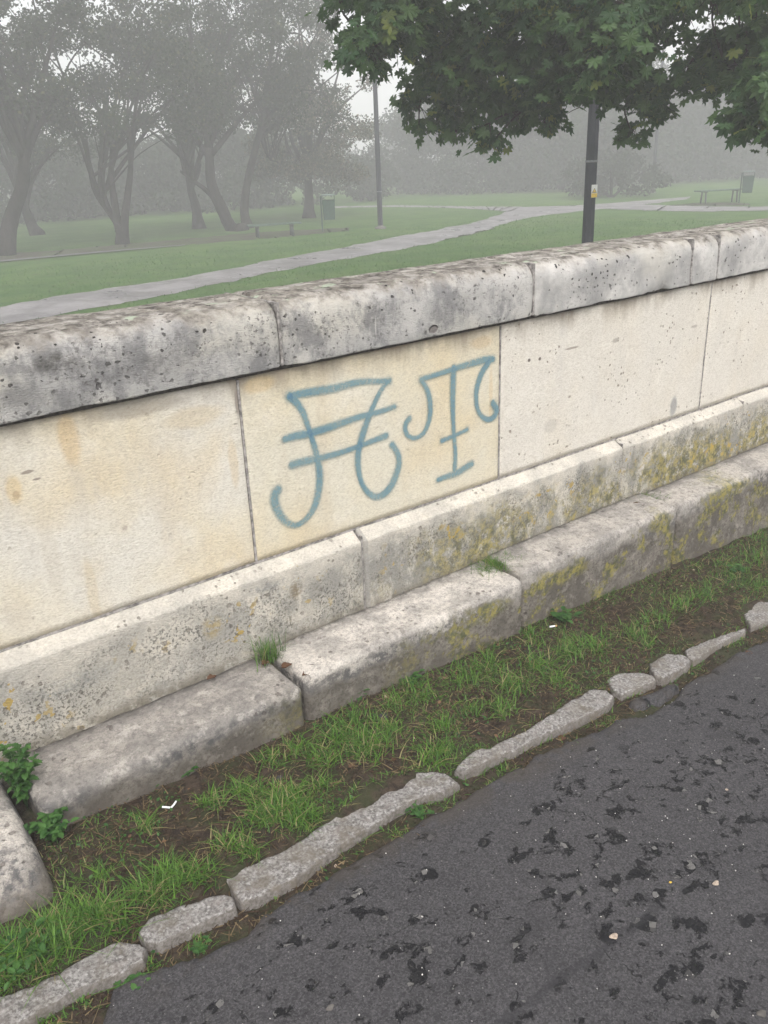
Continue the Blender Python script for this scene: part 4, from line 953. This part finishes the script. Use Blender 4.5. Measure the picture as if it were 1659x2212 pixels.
# ------------------------------------------------------------------ lamp posts
def lamp_post(px, py, H, r0, r1, lab, near=False, arm=(-1, 0)):
    b = at_level(px, py, LAWN); t = empty('lamp_post', b, lab, 'lamp post', 'dark lamp posts in the park')
    mb = MB(); mb.lathe(b, [(r0, 0), (r0*.97, .5), (r0*.9, H*.4), (r1, H)], 8, .3); mb.build('pole', M['post'], t)
    mb = MB(); mb.lathe(b, [(r0*2.2, 0), (r0*2.1, .05), (r0*1.15, .08), (r0*1.08, .11)], 12); mb.build('base', M['concrete'], t)
    mb = MB(); mb.lathe(b + [0, 0, 1.98 if near else 1.1], [(r0*.985, 0), (r0*1.0, .004), (r0*1.0, .024), (r0*.985, .028)], 8, .3); mb.build('band', M['band'], t)
    ax, ay = arm; P = [b + np.array([ax*u, ay*u, H - .02 + .12*math.sin(u*1.6)]) for u in np.linspace(0, .9, 6)]
    mb = MB(); mb.tube(P, .035, 8); mb.build('arm', M['post'], t, True)
    e = P[-1]; mb = MB(); mb.lathe(e + [0, 0, -.02], [(.05, -.03), (.13, .0), (.16, .08), (.12, .17), (.05, .20)], 14); lh = mb.build('lamp_head', M['lamp'], t, True)
    mb = MB(); mb.lathe(e + [0, 0, -.02], [(.02, -.10), (.09, -.075), (.11, -.032), (.048, -.031)], 14); mb.build('lens', M['lens'], lh, True)
    return t, b
t, b = lamp_post(1262, 662, 6.6, .092, .065, 'nearest and thickest dark lamp post, standing right behind the wall with a warning sticker', True, (-.7, .7))
# sticker on the side facing the lane
d = -b[:2]/np.linalg.norm(b[:2]); side = np.array([-d[1], d[0]])
pz = at_dist(1283, 413, np.linalg.norm(b[:2]) - .09); n2 = d
cen = np.array([b[0], b[1]]) + d*.088 + side*(.058 if np.dot(side, MW[:2, 0]) > 0 else -.058)
rz = math.atan2(d[1], d[0]) + math.pi/2 + (-.38 if np.dot(side, MW[:2, 0]) > 0 else .38)*-1
mb = MB(); mb.box((cen[0], cen[1], pz[2]), (.085, .004, .17), rz); st = mb.build('warning_sticker', M['white'], t)
dd = np.array([math.cos(rz - math.pi/2), math.sin(rz - math.pi/2)])
ss = np.array([math.cos(rz), math.sin(rz)])
mb = MB(); q = cen + dd*.004; mb.box((q[0], q[1], pz[2] - .055), (.083, .003, .055), rz); mb.build('yellow_field', M['yellow'], st)
def tri(c, z, s_, off, mat, nm):
    q = c + dd*off; V = [(q[0] - ss[0]*s_, q[1] - ss[1]*s_, z), (q[0] + ss[0]*s_, q[1] + ss[1]*s_, z), (q[0], q[1], z + s_*1.8)]
    V += [(v[0] - dd[0]*.001, v[1] - dd[1]*.001, v[2]) for v in V]
    mesh(nm, np.array(V), [(0, 1, 2), (5, 4, 3), (0, 3, 4, 1), (1, 4, 5, 2), (2, 5, 3, 0)], mat, st, False)
tri(cen, pz[2] - .02, .034, .0050, M['black'], 'triangle_border'); tri(cen, pz[2] - .013, .025, .0064, M['yellow'], 'triangle_field')
lamp_post(822, 494, 6.3, .085, .055, 'middle-distance dark lamp post standing alone on the lawn beside the path', False, tuple(-MW[:2, 0]))
lamp_post(1409, 417, 6.3, .085, .055, 'farthest lamp post, pale in the fog to the right of the dark post', False, (-.7, .7))

# ------------------------------------------------------------------ benches and bins
def bench(pa, pb, lab, mat, hs=.46):
    a, b = at_level(*pa, LAWN), at_level(*pb, LAWN); c = (a + b)/2; dx = (b - a)[:2]; L = np.linalg.norm(dx); rz = math.atan2(dx[1], dx[0]); u = dx/L; v = np.array([-u[1], u[0]])
    t = empty('park_bench', c, lab, 'bench', 'backless green benches on the lawn')
    mb = MB()
    for k in range(4):
        o_ = (k - 1.5)*.105; mb.box((c[0] + v[0]*o_, c[1] + v[1]*o_, LAWN + hs), (L + .35, .09, .045), rz, .006)
    mb.build('seat', M[mat], t)
    for s_ in (-1, 1):
        q = c[:2] + u*s_*L*.42; mb = MB(); mb.box((q[0], q[1], LAWN + hs - .04), (.07, .40, .035), rz, .005); br = mb.build('crossbar', M['bench_leg'], t)
        for w_ in (-1, 1):
            g_ = q + v*w_*.15 + u*s_*.0; mb = MB()
            mb.tube([(g_[0], g_[1], LAWN - .02), (g_[0] - v[0]*w_*.03, g_[1] - v[1]*w_*.03, LAWN + hs - .06)], .034, 8); mb.build('leg', M['bench_leg'], t, True)
bench((550, 514), (638, 508), 'green backless bench on the left in front of the leaning twin trunks', 'bench', .36)
bench((1512, 441), (1592, 436), 'green backless bench at the right edge beside the path', 'bench')
def litter_bin(px, py, lab):
    b = at_level(px, py, LAWN); t = empty('litter_bin', b, lab, 'litter bin', 'green litter bins on posts')
    vw = -b[:2]/np.linalg.norm(b[:2]); rz = math.atan2(vw[1], vw[0]) + math.pi/2; u = np.array([math.cos(rz), math.sin(rz)])
    if np.dot(u, MW[:2, 0]) < 0: u = -u
    mb = MB(); mb.box((b[0], b[1], LAWN + .52), (.045, .045, 1.08), rz, .004); mb.build('post', M['bin'], t)
    c = b[:2] + u*.235
    def ring(wx, wy, z): return [(c[0] + u[0]*sx*wx - vw[0]*sy*wy, c[1] + u[1]*sx*wx - vw[1]*sy*wy, LAWN + z) for sx, sy in ((-1, -.8), (-.8, -1), (.8, -1), (1, -.8), (1, .8), (.8, 1), (-.8, 1), (-1, .8))]
    mb = MB(); mb.loft([ring(.165, .12, .36), ring(.175, .13, .37), ring(.20, .155, .92), ring(.205, .16, .925), ring(.205, .16, .945)]); mb.build('container', M['bin'], t)
    mb = MB(); mb.loft([ring(.185, .14, .947), ring(.185, .14, .949)]); mb.build('opening', M['bin_dark'], t)
    for s_ in (-1, 1):
        q = c + u*s_*.19; mb = MB(); mb.box((q[0], q[1], LAWN + 1.01), (.022, .26, .125), rz, .003); mb.build('hood_bracket', M['bin'], t)
    mb = MB(); mb.loft([ring(.21, .165, 1.075), ring(.215, .17, 1.08), ring(.205, .16, 1.10), ring(.15, .11, 1.115)]); mb.build('hood', M['bin_hood'], t)
litter_bin(697, 501, 'green litter bin on a post right of the left bench')
litter_bin(1596, 439, 'green litter bin on a post beside the right bench')

# ------------------------------------------------------------------ trees
quad = np.array([(-.5, 0, 0), (0, -.32, .06), (.5, 0, 0), (0, .32, .06)], float)
def crown(clumps, per, size, mat, parent, name='crown', up=(0, 0, .3), rng=RNG):
    O, S = [], []
    for (c, r) in clumps:
        k = int(per*(r**1.6)/.5); d = rng.normal(size=(k, 3)); d /= np.linalg.norm(d, axis=1)[:, None]; rad = rng.random(k)**.5
        O.append(np.asarray(c) + d*rad[:, None]*r*np.array([1, 1, .72])); S.append(rng.uniform(.6, 1.25, k)*size)
    O = np.vstack(O); S = np.concatenate(S)
    O = O[O[:, 2] > LAWN + .05] if True else O; S = S[:len(O)]
    V, F = inst(quad, [(0, 1, 2, 3)], O, rand_frames(len(O), S, up, .8, rng)); return mesh(name, V, F, mat, parent, smooth=False)
def wig(P, amp, rr):
    return [np.array(p) + np.array([rr.uniform(-amp, amp), rr.uniform(-amp, amp), 0])*(i > 0) for i, p in enumerate(P)]
def park_tree(base, lab, stems, ccen, crad, nclump, mat='far_leaf', seed=0, size=.115, per=330, clr=(.35, .78), low=None):
    """stems: list of (list of photo pixels, base radius), all at the base's distance; crown: clumps in an ellipsoid (centre pixels, radii metres)"""
    rr = random.Random(seed); rg = np.random.default_rng(seed + 100)
    b = at_level(*base, LAWN); D = math.hypot(b[0], b[1])
    t = empty('park_tree', b, lab, 'tree', 'fog-veiled trees on the lawn')
    mb = MB(); tips = []
    for pts, r in stems:
        P = [at_dist(px, py, D + .35*math.sin(i*1.3 + r*30)*(i > 0)) for i, (px, py) in enumerate(pts)]
        P[0][2] = max(P[0][2], LAWN - .05) if P[0][2] > LAWN + .3 else LAWN - .05
        Q = catmull(P, 4); n_ = len(Q); rad = [r*((1.35 - .35*min(1, i/2.5)) if P[0][2] < LAWN + .01 else 1)*(1 - .72*i/n_) for i in range(n_)]
        mb.tube(Q, rad, 9, .05)
        for q in range(4):
            i = rr.randint(n_//2, n_ - 1); tips.append((Q[i], rad[i]))
    mb.build('trunk', M['bark'], t, True)
    C = at_dist(ccen[0], ccen[1], D); cl = []
    for k in range(nclump):
        d = rg.normal(size=3); d /= np.linalg.norm(d); q = rg.random()**.42
        p = C + d*q*np.array(crad)
        if low is not None and p[2] < low: p[2] = low + rg.random()*.8
        cl.append((p, rg.uniform(*clr)))
    mb = MB()
    for k in range(min(34, nclump)):
        s0, r0 = tips[k % len(tips)]; e = cl[k*max(1, nclump//34) % nclump][0]
        mid = (s0 + e)/2 + np.array([rr.uniform(-.3, .3), rr.uniform(-.3, .3), rr.uniform(.0, .5)])
        mb.tube(catmull([s0, mid, e], 4), [max(.012, r0*.7*(1 - i/9)) for i in range(9)], 5, .05)
    mb.build('limbs', M['bark'], t, True)
    crown(cl, per, size, M[mat], t, rng=rg)
    return t
park_tree((8, 552), 'dark thick-trunked tree leaning right at the left edge', [([(8,552),(25,470),(48,400),(52,330),(40,250),(70,150)], .24), ([(52,350),(80,280),(130,200)], .12)], (20, 110), (3.6, 2.6, 2.9), 62, seed=1, low=2.3)
park_tree((262, 527), 'multi-stemmed tree whose trunk forks into four from the ground up', [([(262,527),(258,490),(235,455),(208,415),(195,370),(185,300)], .15), ([(258,500),(248,440),(240,380),(242,320),(230,220)], .13), ([(256,490),(232,440),(222,395),(215,330)], .07), ([(266,520),(270,470),(276,420),(282,370),(285,300),(300,180)], .14)], (235, 130), (3.3, 2.6, 3.0), 66, seed=2, low=2.35)
park_tree((500, 500), 'tree with a thick trunk leaning left from the twin base behind the bench', [([(525,500),(500,492),(478,450),(458,400),(452,340),(450,250),(470,150),(500,60)], .24), ([(482,455),(455,420),(420,392),(390,370)], .11), ([(452,320),(430,240),(400,150)], .10), ([(455,265),(500,235),(560,245)], .08)], (455, 120), (3.4, 2.6, 3.1), 66, seed=3, low=2.5)
park_tree((535, 492), 'tree with a slimmer trunk leaning right from the twin base behind the bench', [([(535,495),(528,450),(535,390),(552,320),(568,250),(580,150),(600,50)], .17), ([(560,290),(580,340),(600,350)], .05)], (600, 120), (2.6, 2.6, 3.4), 52, seed=4, low=2.6)
park_tree((428, 494), 'slender tree standing behind between the forked tree and the twin trunks', [([(430,494),(424,450),(412,410),(405,350),(400,250)], .20)], (390, 200), (2.4, 2.2, 2.8), 34, seed=5, low=2.2)
park_tree((667, 471), 'tree with drooping ochre foliage behind the left litter bin', [([(667,471),(668,430),(665,380),(668,250),(665,100)], .22)], (672, 250), (2.5, 2.2, 4.6), 88, 'far_leaf_ochre', seed=6, low=.9, per=330)
park_tree((78, 508), 'far tree leaning left behind the left edge tree', [([(82,508),(66,480),(55,450),(45,400),(40,300)], .22)], (60, 250), (3.0, 2.6, 3.2), 34, seed=7, low=2.0)

# distant trees and shrubs, at their own distances
def bush(px, py, W_, H_, lab, seed, n=34, mat='wood_leaf', size=.28, name='shrub', cat='shrub', per=60, dist=None, ground=.1):
    rg = np.random.default_rng(seed); b = at_level(px, py, LAWN) if dist is None else at_dist(px, py, dist); b[2] = LAWN
    t = empty(name, b, lab, cat, 'fog-veiled shrubs and trees behind the lawn')
    mb = MB()
    for s_ in range(4):
        a = s_*1.6 + seed; mb.tube([b + [0, 0, -.05], b + [math.cos(a)*.2*W_, math.sin(a)*.2*W_, H_*.4], b + [math.cos(a)*.35*W_, math.sin(a)*.35*W_, H_*.62]], [.07, .045, .015], 6)
    mb.build('trunk', M['bark'], t, True); cl = []
    for k in range(n):
        u = rg.random(); a = rg.random()*6.283; prof = math.sqrt(max(.05, 1 - abs(2*u - .75)**2.2*.55)); q = rg.random()**.5
        cl.append((b + [math.cos(a)*q*W_*.5*prof, math.sin(a)*q*W_*.5*prof, ground*H_ + u*H_*(.93 - ground)], rg.uniform(.28, .5)*min(W_, H_)*.55))
    crown(cl, per, size, M[mat], t, rng=rg); return t
bush(1320, 426, 4.6, 1.9, 'low dark rounded shrub behind the path left of the farthest lamp post', 21, 60, per=190, size=.17)
bush(800, 425, 3.0, 2.2, 'small rounded shrub behind the middle-distance lamp post', 22, 40, per=190, size=.19, dist=47)
rg0 = np.random.default_rng(77)
FAR = [(-260,500,8,4.5,44),(-120,492,8,4,45),(30,480,9,3.6,44),(160,474,7,3.2,44),(270,470,8,3.8,46),(380,464,7,3.3,45),(480,458,8,3.6,46),(590,450,8,3.4,47),(900,424,9,4.6,56),(1010,421,8,5.6,52),(1110,416,8,5,54),(1210,413,9,6.6,52),
       (1330,408,9,7,56),(1470,400,8,6,58),(1560,392,8,8,60),(1660,386,9,7,62),(1800,380,9,8,64),(1960,375,10,8,66)]
words = ['broad', 'low', 'tall', 'dense', 'narrow', 'rounded', 'ragged', 'squat']
for i, (px, py, W_, H_, D) in enumerate(FAR):
    pos = ['outside the left edge', 'just left of the frame', 'behind the left edge tree', 'left of the forked tree', 'behind the forked tree', 'between the forked tree and the slender tree', 'behind the twin trunks',
           'left of the ochre tree', 'right of the middle-distance lamp post', 'under the left hanging maple twig', 'left of the nearest lamp post', 'directly behind the nearest lamp post', 'behind the low rounded shrub',
           'right of the farthest lamp post', 'behind the right bench', 'behind the right litter bin', 'outside the right edge', 'far outside the right edge'][i]
    bush(px, py, W_, H_, f'{words[i % 8]} dark tree in the fog, {pos}', 200 + i, 46, 'wood_leaf', .22, 'distant_tree', 'tree', 150, D, .02)
# woodland mass behind them
cl = []
for k in range(230):
    a = rg0.uniform(-.25, 1.0); D = rg0.uniform(68, 105); px = -300 + (a + .25)/1.25*2500
    p = at_dist(px, 400, D); p[2] = LAWN + rg0.random()**1.2*(8.5 if px > 820 else 4.5)*(.6 + .4*math.sin(px*.006 + 1) ** 2); cl.append((p, rg0.uniform(1.6, 2.8)))
o = crown(cl, 30, .45, M['wood_leaf'], None, 'distant_woodland', rng=rg0); tag(o, 'grey mass of woodland fading into the fog at the back of the park', 'woodland', kind='stuff')

# ------------------------------------------------------------------ the maple hanging over the wall
mp = []                                            # outline of one lobed leaf
for ang, rd in [(-90,.06),(-60,.46),(-40,.42),(-20,.66),(-8,.58),(2,.82),(14,.62),(26,.50),(38,.74),(48,.90),(58,.72),(70,.56),(79,.74),(90,1.0)]:
    mp.append((math.cos(math.radians(ang))*rd, math.sin(math.radians(ang))*rd))
left = [(-x, y) for x, y in mp[1:-1]][::-1]
OUT = mp + left
LV = [(0, .08, .0)] + [(x, y, -.18*(x*x) - .14*max(0, y)**2 + (.05 if i % 2 else -.02)) for i, (x, y) in enumerate(OUT)]
LF = [(0, i, i % len(OUT) + 1) for i in range(1, len(OUT) + 1)]
LV = np.array(LV, float); LV[:, 1] += .0
TB = np.array([9.6, 4.6, LAWN])
maple = empty('maple_tree', TB, 'large dark green maple whose leafy boughs hang over the wall at the top right', 'tree')
mb = MB(); mb.tube(catmull([TB + [0, 0, -.1], TB + [.05, 0, 1.0], TB + [-.05, .1, 2.4], TB + [.1, .1, 4.2], TB + [0, 0, 6.5], TB + [.1, .2, 9.0]], 4), [.30, .25, .235, .23, .225, .22, .21, .20, .195, .19, .18, .17, .16, .15, .14, .13, .11, .09, .07, .05, .03], 12, .04)
mb.build('trunk', M['bark'], maple, True)
# leaf masses: (px, py, rx, ry in photo pixels, distance, leaves)
BL = [(735,10,38,22,6.6,42),(790,5,50,30,6.8,80),(850,20,60,45,7.0,130),(920,20,70,60,7.2,200),(800,95,42,30,6.6,80),(765,130,22,22,6.5,30),(815,140,30,40,6.6,80),(850,85,42,45,6.8,110),
 (905,100,45,40,7.3,90),(960,90,60,60,7.4,200),(930,180,42,45,7.5,120),(900,235,26,30,7.6,60),(905,285,16,20,7.6,28),(965,240,48,40,7.5,130),(985,285,24,22,7.5,50),(1000,160,60,60,7.3,220),(1055,90,70,70,7.2,260),(1040,200,45,40,7.2,120),
 (1040,275,18,20,7.2,26),(1058,312,20,24,7.2,44),(1100,210,50,40,7.2,130),(1120,258,26,20,7.2,44),(1165,230,48,42,7.1,150),(1175,270,26,18,7.1,40),(1130,140,70,60,7.0,260),(1220,165,55,50,6.9,230),(1200,80,75,75,6.8,310),(1225,205,25,20,6.9,40),
 (1130,50,70,60,6.9,240),(1290,110,70,60,6.6,280),(1280,165,38,34,6.6,110),(1275,40,80,60,6.7,260),(1345,150,50,42,6.9,130),(1325,205,30,24,7.0,60),(1385,190,38,34,7.1,100),(1400,240,34,24,7.2,80),(1425,205,16,20,7.2,26),(1365,288,17,14,7.2,32),
 (1370,70,60,60,6.7,200),(1415,60,30,50,6.8,66),(1440,95,18,22,6.8,20),(1465,30,40,18,6.7,44),(1540,12,60,12,6.6,40),(1600,15,50,16,6.6,50),(1635,35,22,26,6.6,34),
 (1475,175,30,20,7.0,46),(1510,150,40,26,7.0,80),(1550,120,40,34,7.0,100),(1535,195,28,16,7.0,46),(1590,150,44,38,6.9,120),(1640,110,36,50,6.8,110),(1600,195,26,16,6.9,36),(1640,60,30,30,6.8,60),
 (1650,190,30,34,6.3,70),(1645,240,40,34,6.3,110),(1615,275,26,18,6.3,44),(1680,270,30,40,6.3,80)]
O, Rf, twigs = [], [], []
def leaf_frame(sz, out):
    d = np.array([out[0] + random.gauss(0, .55), out[1] + random.gauss(0, .55), -.75 + random.gauss(0, .45)]); d /= np.linalg.norm(d)
    nrm = np.array([random.gauss(0, .45) + .15*out[0], random.gauss(0, .45) + .15*out[1], .95]); nrm -= nrm @ d*d; nrm /= np.linalg.norm(nrm) + 1e-6
    return np.stack([np.cross(d, nrm), d, nrm], 1)*sz
centres = []
for (px, py, rx, ry, D, n_) in BL:
    c = at_dist(px, py, D); dep = max(.25, rx/PF*D*1.2); s_ = D/PF; centres.append((c, rx*s_))
    for k in range(int(n_*.95)):
        if k % 8 == 0:                            # leaves grow in sprays with gaps between them
            while True:
                u, v = random.uniform(-1, 1), random.uniform(-1, 1)
                if u*u + v*v < 1: break
            oc_ = np.array([r_[0], r_[1], 0])*u*rx*s_*.84 + np.array([0, 0, 1.0])*(v*ry*s_*.84 + .035) + np.array([f_[0], f_[1], 0])*random.gauss(0, .55)*dep
        o_ = oc_ + np.array([random.gauss(0, .065), random.gauss(0, .065), random.gauss(0, .045)])
        p = c + o_; O.append(p); out = o_[:2]/(np.linalg.norm(o_[:2]) + .1); Rf.append(leaf_frame(random.uniform(.045, .092), out))
NB = len(O)
# the rest of the crown, above and around the trunk
for k in range(150):
    a = random.uniform(0, 6.283); q = random.random()**.5*4.8; z = random.uniform(3.6, 8.5); p0 = TB + np.array([math.cos(a)*q*(1 - abs(z - 5)/9), math.sin(a)*q*(1 - abs(z - 5)/9), z - LAWN*0])
    centres.append((p0, .5))
    for j in range(48):
        d = np.array([random.gauss(0, .32), random.gauss(0, .32), random.gauss(0, .22)]); O.append(p0 + d); Rf.append(leaf_frame(random.uniform(.06, .095), d[:2]))
# the boughs over the lane side, just above the frame
for k in range(60):
    px, py = random.uniform(760, 1800), random.uniform(-330, -20); D = random.uniform(6.2, 8.2); c = at_dist(px, py, D); centres.append((c, .35))
    for j in range(42):
        d = np.array([random.gauss(0, .22), random.gauss(0, .22), random.gauss(0, .14)]); O.append(c + d); Rf.append(leaf_frame(random.uniform(.045, .085), d[:2]))
O = np.array(O); Rf = np.array(Rf)
Q = (O - CAM) @ MW; ix = PW/2 + PF*Q[:, 0]/Q[:, 2]; iy = PH/2 + PF*Q[:, 1]/Q[:, 2]
low_ = (np.arange(len(O)) >= NB) & (Q[:, 2] > 0) & (iy > (12 + 25*np.sin(ix*.02))) & (ix > 600) & (ix < 1760)       # the high crown stays above the hanging boughs
V, F = inst(LV, LF, O[~low_], Rf[~low_]); mesh('crown', V, F, M['maple'], maple, smooth=False)
# boughs that carry them, then twigs to each leaf mass
mb = MB(); nodes = []
for (pts, r) in [([(1900, -260, 9.2), (1650, -90, 8.0), (1430, 45, 7.2), (1390, 130, 7.0), (1375, 200, 7.1)], .055), ([(1900, -260, 9.0), (1400, -170, 7.6), (1120, -20, 7.2), (1000, 90, 7.4), (930, 200, 7.5)], .06),
                 ([(1400, -170, 7.6), (1000, -60, 7.0), (860, 30, 6.9), (810, 100, 6.6)], .035), ([(1900, -200, 8.8), (1750, 20, 7.5), (1610, 130, 6.9), (1500, 165, 7.0)], .04), ([(1750, 20, 7.5), (1700, 180, 6.6), (1640, 240, 6.3)], .03),
                 ([(1900, -260, 9.0), (1550, -130, 7.4), (1300, 0, 6.8), (1230, 130, 6.9), (1180, 220, 7.1)], .05)]:
    Q = catmull([at_dist(*p) for p in pts], 6); n_ = len(Q); mb.tube(Q, [r*(1 - .8*i/n_) for i in range(n_)], 8, .04); nodes += list(Q)
s0 = at_dist(1900, -260, 9.1); mb.tube(catmull([TB + [0, 0, 3.6], (TB + [0, 0, 4.2] + s0)/2 + [0, 0, .3], s0], 5), [.11, .10, .095, .09, .085, .08, .08, .075, .07, .07, .065], 8)
for k in range(9):
    a = k*.7; mb.tube(catmull([TB + [0, 0, 3.6 + k*.4], TB + [math.cos(a)*1.6, math.sin(a)*1.6, 5.0 + k*.4], TB + [math.cos(a)*3.4, math.sin(a)*3.4, 5.6 + k*.4]], 4), [.09, .08, .075, .065, .055, .045, .035, .028, .02], 7)
mb.build('boughs', M['bark'], maple, True)
mb = MB(); nodes = np.array(nodes)
for (c, r) in centres[:len(BL)]:
    j = np.argmin(np.linalg.norm(nodes - c, axis=1)); a = nodes[j]
    mid = (a + c)/2 + np.array([random.uniform(-.08, .08), random.uniform(-.08, .08), random.uniform(0, .12)]); mb.tube(catmull([a, mid, c], 4), [.012 - .001*i for i in range(9)], 5)
    for q in range(5):
        e = c + np.array([random.uniform(-1, 1)*r, random.uniform(-1, 1)*r*.6, random.uniform(-.8, .4)*r]); mb.tube(catmull([c, (c + e)/2 + [0, 0, .04], e], 3), [.005, .0045, .004, .0035, .003, .0025, .002], 4)
P = [at_dist(*p) for p in [(1262, 150, 7.0), (1262, 205, 7.0), (1255, 215, 7.0), (1252, 232, 7.0), (1238, 238, 7.0), (1226, 245, 7.0)]]
mb.tube(P, [.006, .005, .005, .004, .003, .002], 5)
P = [at_dist(*p) for p in [(1052, 215, 7.2), (1056, 250, 7.2), (1060, 290, 7.2), (1056, 320, 7.2)]]; mb.tube(P, [.005, .004, .003, .002], 5)
mb.build('twigs', M['twig'], maple, True)

# ------------------------------------------------------------------ the air
HZ = MB(); HZ.box((0, 60, 10.2), (520, 400, 24.0))
n = NT('fog'); n.N.remove(n.p); vp = n.N.new('ShaderNodeVolumePrincipled'); vp.inputs['Density'].default_value = .0108
vp.inputs['Color'].default_value = (1.0, .985, 1.0, 1); vp.inputs['Anisotropy'].default_value = 0.0
n.L.new(vp.outputs[0], n.out.inputs['Volume'])
o = HZ.build('haze', n.m); tag(o, 'even grey morning fog filling the park and veiling everything far away', 'fog', kind='stuff')
